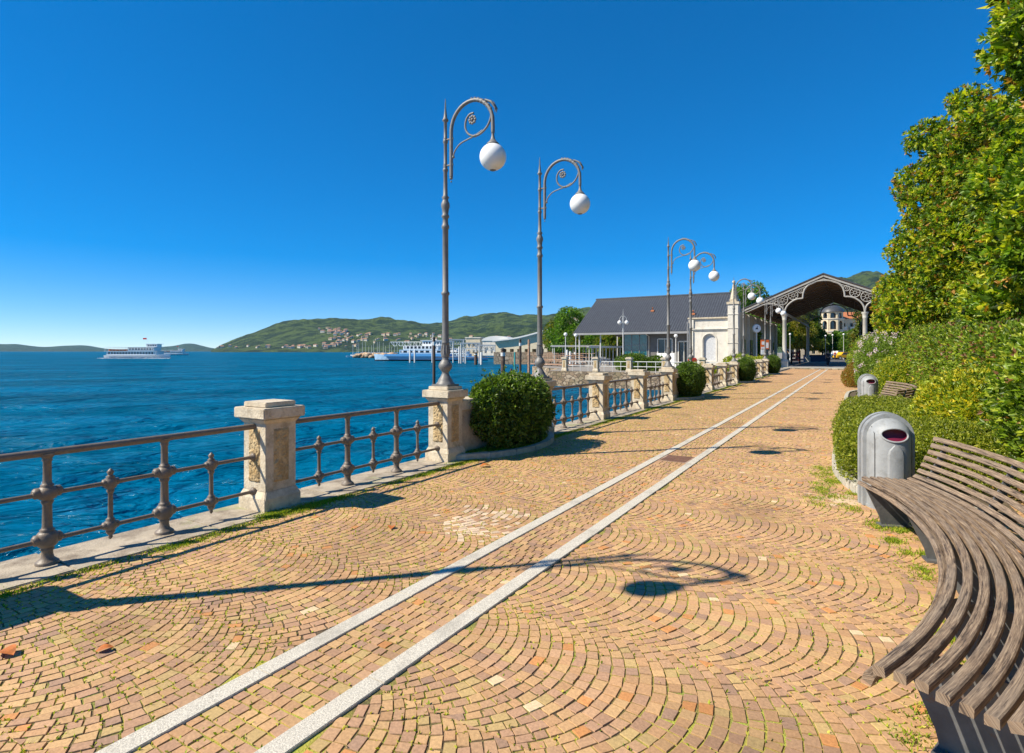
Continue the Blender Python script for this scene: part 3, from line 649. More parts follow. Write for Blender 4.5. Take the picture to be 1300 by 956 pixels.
# ------------------------------------------------------------------ lamp posts
def make_lamp():
    root = empty('street_lamp'); z0 = 1.226; I = M['lampiron']
    mb = MB(); mb.box(-.16, .16, -.16, .16, 0, .03)
    mb.lathe([(.155,.03),(.15,.05),(.125,.07),(.12,.10),(.085,.15),(.06,.20),(.055,.23),(.075,.25),(.11,.30),(.115,.33),(.105,.37),(.07,.42),(.05,.45),(.06,.465),(.048,.48)], n=24)
    mb.build('base', I, root, (0, 0, z0), fix=False)
    mb = MB(); mb.lathe([(0.0635,.48),(0.0711,.50),(0.0700,.53),(0.0740,.58),(0.0600,.66),(0.0635,.70),(0.0737,.71),(0.0584,.73),(0.0635,.76),(0.0559,.80),(0.0533,1.5),(0.0698,1.52),(0.0698,1.55),(0.0508,1.57),(0.0483,2.60),(0.0635,2.62),(0.0635,2.66),(0.0508,2.68),(0.0457,2.74),(0.0457,2.78),(0.0635,2.80),(0.0635,2.83),(0.0483,2.85),(0.0571,2.93),(0.0737,2.98),(0.0698,3.03),(0.0508,3.07),(0.0445,3.1),(0.0635,3.13),(0.0381,3.16),(0.0343,3.3),(0.0318,3.55),(0.0432,3.57),(0.0432,3.60),(0.0292,3.62),(0.0279,4.02),(0.0406,4.04),(0.0406,4.08),(0.0279,4.1),(0.0267,4.38),(0.0483,4.40),(0.0533,4.42),(0.0356,4.44),(0.0279,4.48),(0.0100,4.64),(0.0130,4.66),(0.0040,4.77)], n=16)
    for k in range(10):
        a = 2*math.pi*k/10; mb.tube([(.068*math.cos(a), .068*math.sin(a), .52), (.074*math.cos(a), .074*math.sin(a), .58), (.058*math.cos(a), .058*math.sin(a), .68)], .008, 6)
    mb.build('pole', I, root, (0, 0, z0), fix=False)
    # arm, in the XZ plane towards the walkway
    arm = [(.12, 4.68), (.12, 4.9), (.12, 5.2)]+[(.53-.41*math.cos(a), 5.42+.43*math.sin(a)) for a in np.linspace(.05, math.pi*.93, 16)]+[(.935, 5.5), (.94, 5.35), (.94, 5.25)]
    mb = MB(); mb.tube([(x, 0, z) for x, z in arm], [.030]*len(arm), 10); mb.sphere((.12, 0, 4.66), .028, 10, 8); mb.sphere((.12, 0, 4.60), .015, 8, 6)
    for z in (4.88, 5.31): mb.tube([(-.035, 0, z), (.16, 0, z)], .014, 8); mb.lathe([(.034, -.03), (.034, .03)], (0, 0, z), 12); mb.lathe([(.033, -.025), (.033, .025)], (.12, 0, z), 12)
    for z in (4.78, 5.12): mb.sphere((.12, 0, z), .03, 10, 6, (1, 1, .6))
    mb.build('arm', I, root, fix=False)
    mb = MB()   # leaf ornament at the bend
    for k in range(7):
        a = math.pi*(.50+.055*k); c = Vector((.53-.41*math.cos(a), 0, 5.42+.43*math.sin(a)))
        mb.sphere(c, .038-.002*abs(k-3), 10, 7, (1.25, .9, 1)); mb.sphere(c+Vector((-.03*math.cos(a)*-1.2, .0, .03)), .022, 8, 6)
    for dy in (-.02, .02): mb.tube([(.80, dy, 5.80), (.93, dy*1.6, 5.73), (1.0, dy, 5.62), (.985, dy, 5.56)], [.012, .022, .016, .004], 6)
    mb.build('leaf_ornament', I, root, fix=False)
    mb = MB()   # scroll
    sp = [(.90, 5.66), (.905, 5.52), (.84, 5.38), (.72, 5.29), (.60, 5.265), (.48, 5.31), (.41, 5.42), (.42, 5.55), (.49, 5.63), (.57, 5.64)]
    mb.tube(spline([(x, 0, z) for x, z in sp], 4), .017, 8)
    mb.tube(spline([(.165, 0, 5.02), (.20, 0, 5.10), (.30, 0, 5.19), (.45, 0, 5.235), (.60, 0, 5.27), (.74, 0, 5.33)], 4), .012, 7)
    mb.sphere((.165, 0, 5.0), .024, 8, 6); mb.sphere((.60, 0, 5.265), .026, 8, 6)
    mb.build('scroll', I, root, fix=False)
    mb = MB(); mb.sphere((.545, 0, 5.535), .028, 10, 8)
    for k in range(8): a = 2*math.pi*k/8; mb.sphere((.545+.055*math.cos(a), 0, 5.535+.055*math.sin(a)), .026, 8, 6, (1, .6, 1))
    mb.build('rosette', I, root, fix=False)
    mb = MB(); mb.lathe([(.02, .20), (.028, .19), (.022, .18), (.024, .12), (.035, .07), (.06, .03), (.095, .0), (.10, -.01), (.098, -.025), (.06, -.03)], (.94, 0, 5.08), 18); mb.build('lamp_holder', I, root, fix=False)
    mb = MB(); mb.sphere((.94, 0, 4.865), .212, 32, 20); g = mb.build('globe', M['globe'], root, fix=False)
    mb = MB(); mb.lathe([(.02, -.22), (.045, -.214), (.05, -.205)], (.94, 0, 4.865), 14); mb.build('globe_cap', I, g, fix=False)
    return root
lamp0 = make_lamp()
for k, n in enumerate(LAMPS):
    o = lamp0 if k == 0 else copy_tree(lamp0); o.location = (RAILX, PY(n) if n >= 0 else .78, 0)
    o.rotation_euler.z = R_([-2, 0, 1, -1, 0, 2, 0, -1, 1][k])
    lab = 'grey iron lamp post left of the frame whose shadow crosses the foreground paving' if k == 0 else 'grey iron lamp post with scrolled arm and white globe, %s from the camera' % ORD[k-1]
    tag(o, lab, 'street lamp', 'scrolled lamp posts on the balustrade')
for o in [q for q in COL.objects if q.get('label', '').startswith('grey iron lamp post left of the frame')][0].children:
    if o.name.startswith('globe'): o.scale = (.72,)*3; o.location = (.94*.28, 0, 4.95*.28)  # unseen globe shrunk only so its shadow on the paving comes out smaller
# ================================================================== RIGHT SIDE: BENCHES AND BINS
BC = (-4.57, 4.97)
PROF = [(-.022, .405, 70), (.02, .452, 8), (.095, .458, 0), (.17, .455, -2), (.245, .449, -3), (.32, .442, -3), (.395, .438, 2), (.465, .452, 18), (.525, .488, 40), (.57, .545, 55), (.605, .61, 64), (.635, .678, 68), (.662, .747, 70), (.688, .816, 70), (.713, .885, 70)]
def make_bench():
    root = empty('curved_bench'); Rb = 5.1
    for s, z, tilt in PROF:
        a0, a1 = R_(-24.4+random.uniform(-.12, .12)), R_(24.4+random.uniform(-.12, .12)); n = 44; w, h = .047, .042; t = R_(tilt)
        if s < 0: w = .042
        ring = [(-w/2, -h/2), (w/2, -h/2), (w/2, h/2-.005), (w/2-.006, h/2), (-w/2+.006, h/2), (-w/2, h/2-.005)]
        vs = []; uvs = []
        for i in range(n+1):
            a = a0+(a1-a0)*i/n; wob = .0015*math.sin(i*.9+s*40)
            for (p, q) in ring:
                r = Rb+s+p*math.cos(t)-q*math.sin(t); zz = z+p*math.sin(t)+q*math.cos(t)+wob
                vs.append((r*math.cos(a)-Rb, r*math.sin(a), zz)); uvs.append((a*Rb, p+s*7+q*.7))
        m = len(ring); fs = [(i*m+k, i*m+(k+1) % m, (i+1)*m+(k+1) % m, (i+1)*m+k) for i in range(n) for k in range(m)]
        fs += [tuple(reversed(range(m))), tuple(n*m+k for k in range(m))]
        me = bpy.data.meshes.new('slat'); me.from_pydata(vs, [], fs); uvl = me.uv_layers.new(name='UVMap')
        for lp in me.loops: uvl.data[lp.index].uv = uvs[lp.vertex_index]
        bm = bmesh.new(); bm.from_mesh(me); bmesh.ops.recalc_face_normals(bm, faces=bm.faces); bm.to_mesh(me); bm.free()
        link('slat', me, M['wood'], root)
    for deg in (22.8, 11.8, 0, -11, -20):
        a = R_(deg); mb = MB(); er = Vector((math.cos(a), math.sin(a), 0)); et = Vector((-math.sin(a), math.cos(a), 0))
        def P(s, z, o): p = er*(Rb+s)-Vector((Rb, 0, 0))+et*o; return (p.x, p.y, z)
        # tapering plate under the seat, then the curved rib up the back
        out = [(-.03, .385), (.06, .425), (.4, .412), (.49, .43), (.555, .50), (.60, .60), (.735, .90), (.76, .89), (.66, .56), (.55, .36), (.36, .02), (.12, .02), (.10, .10)]
        th = .02
        A = [P(s, z, -th/2) for s, z in out]; B = [P(s, z, th/2) for s, z in out]; n = len(out)
        tr = tessellate_polygon([[Vector((s, z, 0)) for s, z in out]])
        mb.add(A+B, [t for t in tr]+[tuple(n+i for i in reversed(t)) for t in tr]+[(i, (i+1) % n, n+(i+1) % n, n+i) for i in range(n)])
        f0 = [(.10, .0), (.40, .0), (.40, .02), (.10, .02)]
        mb.add([P(s, z, o) for o in (-.07, .07) for s, z in f0], [(0,1,2,3),(7,6,5,4),(0,4,5,1),(1,5,6,2),(2,6,7,3),(3,7,4,0)])
        mb.build('leg', M['bracket'], root)
    for s, z in ((.20, .40), (.62, .52)):
        mb = MB(); mb.tube([((Rb+s)*math.cos(R_(a))-Rb, (Rb+s)*math.sin(R_(a)), z-.01) for a in np.linspace(-22.8, 22.8, 24)], .012, 6); mb.build('tie_rod', M['bracket'], root, fix=False)
    return root
bench0 = make_bench(); bench0.location = (BC[0]+5.1, BC[1], 0)
tag(bench0, 'large curved slatted bench of weathered wood in the right foreground', 'bench', 'curved slatted benches along the hedge')
b2 = copy_tree(bench0); b2.location = (BC[0]+5.1+.12, BC[1]+13.1, 0); tag(b2, 'far curved slatted bench behind the low hedge', 'bench')
def make_bin():
    root = empty('litter_bin'); H = 1.1; r = .235
    def prof_body(rad, zt, n=26):
        zs = zt-rad*1.0; return [(rad, .03), (rad, zs)]+[(rad*math.cos(a), zs+rad*1.0*math.sin(a)) for a in np.linspace(.05, math.pi/2-.03, n)]
    # half-round domed shell facing -Y with a back plate at +Y
    def shell(mb, rad, zt, y0, a0=0.0, a1=math.pi, zb=.03, n=28, ysq=1.05, hole=None):
        prof = prof_body(rad, zt); prof[0] = (rad, zb); vs = []
        # densify vertical part
        pp = [(rad, zb+(prof[1][1]-zb)*i/60) for i in range(60)]+prof[1:]
        for q, z in pp:
            for i in range(n+1):
                a = a0+(a1-a0)*i/n; vs.append((q*math.cos(a), y0-q*ysq*math.sin(a), z))
        fs = []
        for k in range(len(pp)-1):
            for i in range(n):
                c = [vs[k*(n+1)+i], vs[(k+1)*(n+1)+i+1]]; mx = (c[0][0]+c[1][0])/2; mz = (c[0][2]+c[1][2])/2
                if hole and (mx/hole[0])**2+((mz-hole[1])/hole[2])**2 < 1: continue
                fs.append((k*(n+1)+i, k*(n+1)+i+1, (k+1)*(n+1)+i+1, (k+1)*(n+1)+i))
        mb.add(vs, fs, True)
    mb = MB(); shell(mb, r, H-.05, .06, n=90, hole=(.136, H-.225, .074))
    # cylinder back
    mb.build('body', M['bin'], root, fix=False)
    # thick arched frame behind
    def arch_plate(w, zt, y0, y1, name, mt, par):
        m = MB(); n = 20; out = [(-w, .0), (w, .0)]+[(w*math.cos(math.pi*i/n), zt-w+w*math.sin(math.pi*i/n)) for i in range(n+1)]
        m.wall(out, [], y0, y1); return m.build(name, mt, par, bevel=.012)
    arch_plate(.275, H, .06, .15, 'back_frame', M['bin'], root)
    arch_plate(.255, H-.02, .15, .165, 'rim', M['dark'], root)
    arch_plate(.285, H+.01, .165, .235, 'back_plate', M['bin'], root)
    # opening with dark inside and burgundy bag edge; raised lip
    zc = H-.235
    def onshell(x, z, off=.0):
        zs = H-.05-r; rz = r if z <= zs else math.sqrt(max(0, r*r-(z-zs)**2)); yy = math.sqrt(max(0, rz*rz-x*x)); return Vector((x, .06-yy*1.05-off, z))
    N = 32; E = lambda k, off: [onshell(k*.138*math.cos(a), zc+.01+k*.076*math.sin(a), off) for a in np.linspace(0, 2*math.pi, N, endpoint=False)]
    rim, in1, in2 = E(1.0, .002), E(.97, -.02), E(.9, -.07)
    mb = MB(); q = lambda o: [(o+i, o+(i+1) % N, o+N+(i+1) % N, o+N+i) for i in range(N)]
    mb.add(rim+in1+in2, q(0)+q(N), True); op = mb.build('opening', M['binbag'], root, fix=False)
    mb = MB(); mb.tube(rim+[rim[0]], .011, 8, caps=False); mb.build('lip', M['bin'], op, fix=False)
    mb = MB(); mb.add(in2+[onshell(0, zc+.01, -.11)], [(i, (i+1) % N, N) for i in range(N)], True); mb.build('inside', M['binbag'], op, fix=False)
    # raised front panel below the opening
    mb = MB(); zt = zc-.10; cols = 12; rows = 12; vs = []
    for j in range(rows+1):
        z = .05+(zt-.05)*j/rows
        wd = .085*min(1, math.sqrt(max(0.05, (rows-j)/1.5)) if j > rows-2 else 1)
        for i in range(cols+1): x = -wd+2*wd*i/cols; vs.append(onshell(x, z, .022 if 0 < i < cols else .0))
    mb.add(vs, [(j*(cols+1)+i, j*(cols+1)+i+1, (j+1)*(cols+1)+i+1, (j+1)*(cols+1)+i) for j in range(rows) for i in range(cols)])
    mb.build('door', M['bin'], root, fix=False)
    mb = MB()
    for x in (-.19, .19): mb.tube([onshell(x, z, .002) for z in np.linspace(.04, .95, 14)], .005, 6)
    mb.build('seam', M['dark'], root, fix=False)
    mb = MB(); mb.lathe([(r+.01, 0), (r+.01, .03)], (0, .06, 0), 28); mb.build('foot', M['bin'], root, fix=False)
    return root
bin0 = make_bin(); bin0.location = (.36, 7.82, 0); bin0.rotation_euler.z = R_(15); bin0.scale = (.96, .96, .98)
tag(bin0, 'grey domed metal litter bin with oval opening at the end of the foreground bench', 'litter bin', 'grey domed litter bins')
b2 = copy_tree(bin0); b2.location = (.42, 21.1, 0); tag(b2, 'small grey domed litter bin farther off beside the second bench', 'litter bin')
# kerbs of the planting beds between the niches
def bed_kerb(y0, lab):
    root = empty('hedge_bed', (0, y0, 0), 0, lab, 'planting bed', 'kerbed hedge beds on the right side')
    P = spline([(1.2, -.4, 0), (.62, .05, 0), (.10, .22, 0), (-.05, .55, 0), (-.22, 1.3, 0), (-.30, 2.3, 0), (-.30, 4.5, 0), (-.25, 6.3, 0), (-.05, 7.4, 0), (.25, 7.9, 0), (1.3, 8.2, 0)], 5)
    mb = MB()
    for k in range(0, len(P)-1, 3):
        seg = P[k:k+4]
        if len(seg) < 2: continue
        L = []; Rr = []
        for i, p in enumerate(seg):
            t = (seg[min(i+1, len(seg)-1)]-seg[max(i-1, 0)]).normalized(); nrm = Vector((-t.y, t.x, 0))
            if i == 0: p = p+t*.004
            if i == len(seg)-1: p = p-t*.004
            L.append((p.x, p.y)); q = p-nrm*.13; Rr.append((q.x, q.y))
        mb.prism(L+Rr[::-1], -.02, .12+random.uniform(-.006, .006))
    mb.build('kerb', M['kerb'], root, bevel=.012)
    mb = MB(); mb.prism([(p.x+.08, p.y) for p in P[2:-2]]+[(1.5, 8.0), (1.5, -.2)], -.01, .07); mb.build('soil', M['soil'], root, fix=False)
    return root
bed_kerb(8.05, 'kerbed bed of low hedge behind the foreground litter bin')
bed_kerb(21.3, 'kerbed bed of shrubs behind the far litter bin')
bed_kerb(34.55, 'most distant kerbed bed on the right with rusty-orange shrub')
LOWC = [(.16, .20, .018), (.26, .29, .025), (.36, .36, .04), (.11, .14, .012)]
o = foliage('low_hedge', [((.42, 9.35, .40), (.62, 1.0, .42)), ((.42, 11.2, .42), (.70, 1.5, .42)), ((.5, 13.8, .42), (.75, 1.6, .42)), ((1.15, 9.7, .42), (.6, 1.1, .44)), ((1.2, 12.2, .42), (.7, 1.8, .40))], 95000, .034, .017, LOWC, [3, 4, 3, 2], None, 3, amp=.06, s=4, seed=2, boxy=3.2, spread=1.0, depth=.2, zmin=.08, up=.4)
tag(o, 'low clipped yellow-green hedge behind the foreground litter bin', 'hedge')
MIDC = [(.17, .24, .02), (.30, .36, .03), (.46, .44, .035), (.10, .14, .014), (.58, .46, .03)]
def shrub(name, ells, n, L, W, cols, w, lab, cat, **k):
    o = foliage(name, ells, n, L, W, cols, w, None, **k); return tag(o, lab, cat)
shrub('golden_shrub', [((1.55, 10.9, .75), (.75, 1.2, .72)), ((2.35, 13.4, .8), (.75, 1.6, .75))], 42000, .062, .03, MIDC, [2, 3, 4, 1.5, 2.5], 'golden-green shrub rising behind the low hedge', 'shrub', rosette=3, amp=.16, s=3, seed=5, boxy=2.3, spread=.9, zmin=.05)
HEDC = [(.13, .20, .018), (.21, .30, .025), (.36, .40, .035), (.07, .11, .012), (.24, .11, .05)]
shrub('broadleaf_shrub', [((2.25, 6.6, .95), (.62, 1.7, 1.0)), ((2.3, 9.3, 1.0), (.75, 1.5, 1.1)), ((2.1, 3.6, .7), (.55, 1.6, .75))], 60000, .085, .04, HEDC, [3, 4, 3, 2, .5], 'bright broad-leaved shrub behind the foreground bench', 'shrub', rosette=3, amp=.14, s=2.6, seed=8, boxy=2.6, spread=.9, zmin=.05)
shrub('tall_hedge', [((2.9, 9.6, 1.1), (.8, 2.8, 1.12)), ((2.6, 14.5, 1.15), (.85, 3.0, 1.18)), ((2.5, 20, 1.2), (1.0, 3.2, 1.25)), ((2.6, 25.5, 1.3), (1.2, 3, 1.35))], 120000, .075, .036, HEDC, [3, 3.5, 3, 2, 1.3], 'tall clipped hedge with reddish leaves in front of the magnolia trees', 'hedge', rosette=3, amp=.09, s=2.4, seed=11, boxy=4, spread=.9, zmin=.05)
shrub('yellow_green_shrub', [((2.2, 16.0, .7), (.65, 1.6, .75)), ((2.35, 19.2, .85), (.75, 1.8, .85)), ((1.35, 23.2, .75), (.85, 1.6, .8))], 50000, .06, .03, MIDC, [3, 3, 3, 2, .5], 'yellow-green shrubs behind the far bench and bin', 'shrub', rosette=3, amp=.15, s=2.5, seed=3, boxy=2.4, spread=.9, zmin=.05)
o = foliage('foliage', [((1.0, 27.5, 1.15), (.95, 2.4, 1.25)), ((1.35, 31.5, 1.25), (1.0, 2.4, 1.35))], 60000, .07, .03, [(.14, .21, .03), (.22, .30, .04), (.08, .13, .02)], [3, 4, 1], None, 3, amp=.14, s=2, seed=6, boxy=2.2, spread=.9, zmin=.05)
o.name = 'flowering_shrub'; tag(o, 'flowering shrub with lilac and white blossoms in front of the canopy', 'shrub')
P, N = ell_points([((1.0, 27.5, 1.3), (1.0, 2.4, 1.3)), ((1.35, 31.5, 1.35), (1.0, 2.4, 1.4))], 170, .14, 2, 6, .9)
mb = []; VV = []; FF = []; CC = []; off = 0
for i in range(len(P)):
    n = 22; pp = P[i]+N[i]*.06+rng.normal(size=(n, 3))*.045
    V, F, c = leaf_arrays(pp, rng.normal(size=(n, 3)), np.full(n, .05), np.full(n, .045), palette(n, [(.62, .42, .66), (.78, .70, .76), (.70, .52, .60)], [3, 3, 2]))
    VV.append(V); FF.append(F+off); CC.append(c); off += len(V)
npmesh('blossom', np.concatenate(VV), np.concatenate(FF), M['leaf'], np.concatenate(CC), o)
shrub('rusty_shrub', [((.10, 33.8, .45), (.65, 1.3, .5)), ((.3, 36, .6), (.7, 1.4, .65))], 22000, .05, .025, [(.30, .16, .03), (.24, .22, .03), (.36, .12, .03)], [3, 3, 1], 'small rusty-orange shrub at the edge of the walk near the canopy', 'shrub', rosette=3, amp=.12, s=3, seed=9, boxy=2.3)
shrub('far_shrub', [((.9, 39.5, 1.2), (1.2, 3, 1.4)), ((1.4, 46, 1.3), (1.4, 4, 1.6)), ((2.2, 53, 1.4), (1.4, 4, 1.7))], 40000, .09, .045, HEDC, [3, 4, 4, 1, .6], 'dense green shrubs at the foot of the canopy on the right', 'shrub', rosette=3, amp=.15, s=1.6, seed=13, boxy=2.3, zmin=.05)
# ------------------------------------------------------------------ magnolia trees
MAG = [(.08, .15, .014), (.16, .26, .018), (.32, .38, .022), (.48, .46, .03), (.05, .08, .01), (.42, .22, .04)]
def magnolia(loc, ells, n, L, lab, seed, w, h):
    root = empty('magnolia_tree', loc, 0, lab, 'tree', 'magnolia trees behind the hedge')
    limbs = [Vector(c)*.98+Vector((0, 0, -.2)) for c, r in ells[:9]]
    trunk('trunk', (0, 0, 0), (0, 0, h), .22, root, limbs)
    foliage('crown', ells, n, L, L*.40, MAG, w, root, 8, amp=.19, s=1.3, seed=seed, boxy=2.1, spread=.95, depth=.40, zmin=.6, up=.15)
    return root
def lobes(H, R0, n, seed, zlo=1.6, taper=.55):
    r = random.Random(seed); out = [((0, 0, zlo+(H-zlo)*.32), (R0*.72, R0*.72, (H-zlo)*.36)), ((0, 0, zlo+(H-zlo)*.66), (R0*.52, R0*.52, (H-zlo)*.33))]
    for i in range(n):
        t = i/n; z = zlo+.6+(H-zlo-1.0)*t; rad = R0*(1-taper*t)*.68; a = i*2.4+r.uniform(-.4, .4); q = R0*r.uniform(.26, .40)*(1-.4*t)
        out.append(((rad*math.cos(a), rad*math.sin(a), z), (q, q, q*r.uniform(.7, .95))))
    return out
magnolia((4.75, 14.3, 0), lobes(13.5, 3.1, 36, 3, 1.9, .42), 185000, .14, 'tallest magnolia tree cut by the right and top edges of the photo', 1, [3, 4, 3, 1.8, 1.5, .5], 10)
magnolia((5.7, 20.8, 0), lobes(8.8, 3.2, 26, 5, 1.7, .5), 90000, .145, 'magnolia tree between the tallest one and the one overlapping the canopy', 2, [2.5, 3.5, 3.5, 2.4, 1.5, .8], 8)
magnolia((4.9, 30.5, 0), lobes(12.3, 4.5, 42, 9, 1.8, .28), 190000, .14, 'magnolia tree with orange-tipped leaves overlapping the right side of the canopy', 4, [2.5, 3, 3.5, 3, 1.5, 1.1], 9)
magnolia((9.5, 21.0, 0), lobes(12.5, 3.4, 22, 12), 30000, .18, 'dark magnolia tree standing behind the others at the right', 7, [3, 4, 3, 1, 2, .5], 9)
magnolia((6.6, 6.8, 0), lobes(9.5, 2.6, 20, 15, 2.2), 30000, .17, 'magnolia tree beyond the right edge of the frame', 8, [3, 4, 3, 1, 2, .5], 7)
# ================================================================== BUILDINGS
# quay land behind the inlet
land = [(-5.6, 44.2), (-22.9, 44.2), (-24.5, 50), (-31, 56), (-34.5, 66), (-40, 90), (-52, 126), (-73, 113.5), (-92, 190), (-140, 330), (-150, 700), (120, 700), (120, 64.25), (60.02, 64.25), (-5.6, 64.25)]
mb = MB(); mb.prism(land, -3, .10); tag(mb.build('quay', [M['quaystone']], fix=True), kind='structure')
mb = MB(); mb.add([(x*.9995, y+.05, .106) for x, y in land], [tuple(range(len(land)))]); tag(mb.build('quay_paving', M['asphalt'], fix=False), kind='structure')
# harbour wall seen pale behind the moorings
a = at(628, 134); b = at(762, 131); c = at(762, 160)
mb = MB(); mb.bar((a.x, a.y, .2), (b.x, b.y, .2), 3, 2.9); tag(mb.build('harbour_wall', M['quaypale']), 'pale stone harbour wall with orange stains behind the mooring posts', 'wall')
# canopy ---------------------------------------------------------
CX = -2.62; Y0, Y1 = 65.0, 100.0
def truss(parent, Y):
    mb = MB(); T = lambda P, r, n=8: mb.tube([(CX+x, Y, z) for x, z in P], r, n)
    for s in (-1, 1):
        mb.bar((CX, Y, 9.36), (CX+s*7.5, Y, 6.12), .26, .16); mb.bar((CX, Y-.0, 9.08), (CX+s*7.3, Y, 5.94), .12, .07)
        A = [(3.54, 5.6), (3.45, 6.15), (3.2, 6.6), (2.75, 6.98), (2.3, 7.16), (1.85, 7.2)]; T([(p.x*s, p.z) for p in spline([(x, 0, z) for x, z in A], 5)], .085)
        B = [(1.85, 7.2), (1.80, 7.7), (1.62, 8.2), (1.2, 8.62), (.6, 8.85), (0, 8.92)]; T([(p.x*s, p.z) for p in spline([(x, 0, z) for x, z in B], 5)], .085)
        A = [(3.54, 5.6), (3.65, 6.15), (3.95, 6.5), (4.5, 6.72), (5.2, 6.75), (5.9, 6.62), (6.7, 6.3)]; T([(p.x*s, p.z) for p in spline([(x, 0, z) for x, z in A], 5)], .08)
        A = [(3.2, 6.6), (2.9, 6.25), (2.5, 6.5)]
        for cx, cz, r in ((3.72, 7.12, .50), (2.72, 7.55, .44), (2.02, 8.02, .27), (4.62, 6.98, .24), (1.35, 8.62, .15)):
            q = [(s*cx+r*math.cos(t), cz+r*math.sin(t)) for t in np.linspace(0, 2*math.pi, 25)]; T(q, .045, 6)
            if r > .3:
                T([(s*cx+r*.30*math.cos(t), cz+r*.30*math.sin(t)) for t in np.linspace(0, 2*math.pi, 17)], .028, 6)
                for k in range(8): t = k*math.pi/4; T([(s*cx+r*.3*math.cos(t), cz+r*.3*math.sin(t)), (s*cx+r*.97*math.cos(t), cz+r*.97*math.sin(t))], .026, 5)
            else: T([(s*cx+r*.4*math.cos(t), cz+r*.4*math.sin(t)) for t in np.linspace(0, 2*math.pi, 13)], .028, 6)
    mb.build('truss', M['paintmetal'], parent, fix=False)
can = empty('station_canopy', (CX, Y0, 0), 0, 'large open gabled canopy on iron columns with round tracery over the promenade', 'canopy')
can_off = Vector((CX, Y0, 0))
def adopt(o): o.location = Vector(o.location)-can_off; return o
for Y in (Y0, Y1):
    truss(can, Y)
for o in can.children: adopt(o)
for Y in (Y0, Y1):
    for s in (-1, 1):
        mb = MB(); mb.box(-.34, .34, -.34, .34, .10, .75); mb.lathe([(.36, .75), (.34, .85), (.26, .95), (.23, 1.05), (.245, 1.2), (.215, 1.3), (.18, 5.0), (.22, 5.05), (.2, 5.12), (.24, 5.4), (.30, 5.5), (.30, 5.62)], n=20)
        mb.build('column', M['canopycol'], can, (CX+s*3.54-CX, Y-Y0, 0), fix=False)
mb = MB()
for s in (-1, 1):
    a0 = (0, -.16, 9.55); e0 = (s*7.75, -.16, 6.20)
    mb.add([a0, e0, (s*7.75, 35.6, 6.20), (0, 35.6, 9.55), (0, -.16, 9.67), (s*7.78, -.16, 6.31), (s*7.78, 35.6, 6.31), (0, 35.6, 9.67)], [(0,1,2,3),(4,5,6,7),(0,1,5,4),(1,2,6,5),(2,3,7,6)])
rf = mb.build('roof', M['slate'], can)
mb = MB()
for s in (-1, 1):
    for k in range(40):
        t = (k+.5)/40; x = s*7.7*t; z = 9.53-3.35*(7.7*t)/7.75
        mb.bar((x, -.14, z-.012), (x, 35.5, z-.012), .17, .018, up=(s*.4, 0, .9))
mb.build('underside_boards', M['plank'], rf, fix=False)
mb = MB()
for s in (-1, 1):
    for k in range(1, 6): x = s*7.4*k/5.5; mb.bar((x, .15, 9.38-.433*abs(x)), (x, 35.3, 9.38-.433*abs(x)), .1, .18)
    for k in range(1, 12): y = 35*k/12; mb.bar((0, y, 9.3), (s*7.5, y, 6.08), .1, .16)
mb.bar((0, .15, 9.36), (0, 35.3, 9.36), .1, .2)
mb.build('rafters', M['plank'], rf, fix=False)
mb = MB()
for s in (-1, 1): mb.bar((s*3.54, .2, 5.75), (s*3.54, 34.8, 5.75), .14, .25)
mb.build('side_beam', M['paintmetal'], can, fix=False)
mb = MB(); mb.box(CX-4.6, CX+7.5, 64.3, 101.5, -.03, .16); tag(mb.build('platform_step', M['kerb'], bevel=.02), kind='structure')
mb = MB(); mb.add([(CX-4.4, 64.8, .165), (CX+7.3, 64.8, .165), (CX+7.3, 101, .165), (CX-4.4, 101, .165)], [(0, 1, 2, 3)]); tag(mb.build('platform_floor', M['greywall'], fix=False), kind='structure')
mb = MB(); mb.add([(CX-8, 101.6, .112), (60, 101.6, .112), (60, 150, .112), (CX-8, 150, .112)], [(0, 1, 2, 3)]); tag(mb.build('road', mat('asphalt_road', (.09, .085, .08), .9)), kind='structure')
# station building -----------------------------------------------
st = empty('station_building', (0, 0, 0), 0, 'long lakeside station building with dark tiled gable roof and glazed corner', 'building')
mb = MB()
X0, X1 = -28.7, -11.5
e0, r0 = (62.0, 4.0), (69.1, 8.5)
mb.add([(X0, 62, 4.0), (X1, 62, 4.0), (X1, 69.1, 8.5), (X0, 69.1, 8.5), (X0, 76.2, 4.0), (X1, 76.2, 4.0), (X0, 62, 3.8), (X1, 62, 3.8), (X1, 69.1, 8.28), (X0, 69.1, 8.28), (X0, 76.2, 3.8), (X1, 76.2, 3.8)],
       [(0,1,2,3),(3,2,5,4),(6,9,8,7),(9,10,11,8),(0,6,7,1),(4,5,11,10),(0,3,9,6),(3,4,10,9),(1,7,8,2),(2,8,11,5)])
srf = mb.build('roof', M['slate'], st)
mb = MB(); x = X0+.1
while x < X1:
    mb.bar((x, 61.98, 4.01), (x, 69.1, 8.51), .1, .05, up=(0, -.53, .85)); mb.bar((x, 76.2, 4.01), (x, 69.1, 8.51), .1, .05, up=(0, .53, .85)); x += .28
mb.build('tile_ribs', M['slate_rib'], srf, fix=False)
mb = MB(); mb.bar((X0-.05, 69.1, 8.55), (X1+.05, 69.1, 8.55), .3, .16); mb.build('ridge_cap', M['slate_rib'], srf)
mb = MB(); mb.box(X0, X1, 61.86, 61.98, 3.72, 3.95); mb.build('gutter', M['greywall'], srf)
def patch(px, py):   # weathered vent patches on the roof
    mb = MB(); mb.box(-.2, .2, -.15, .15, -.05, .12); mb.lathe([(.05, .1), (.05, .34), (.09, .36), (.09, .42), (.02, .48)], n=10)
    y = 62+7.1*py; o = mb.build('roof_vent', M['terracotta'], srf, (px, y, 4.0+4.5*py+.05))
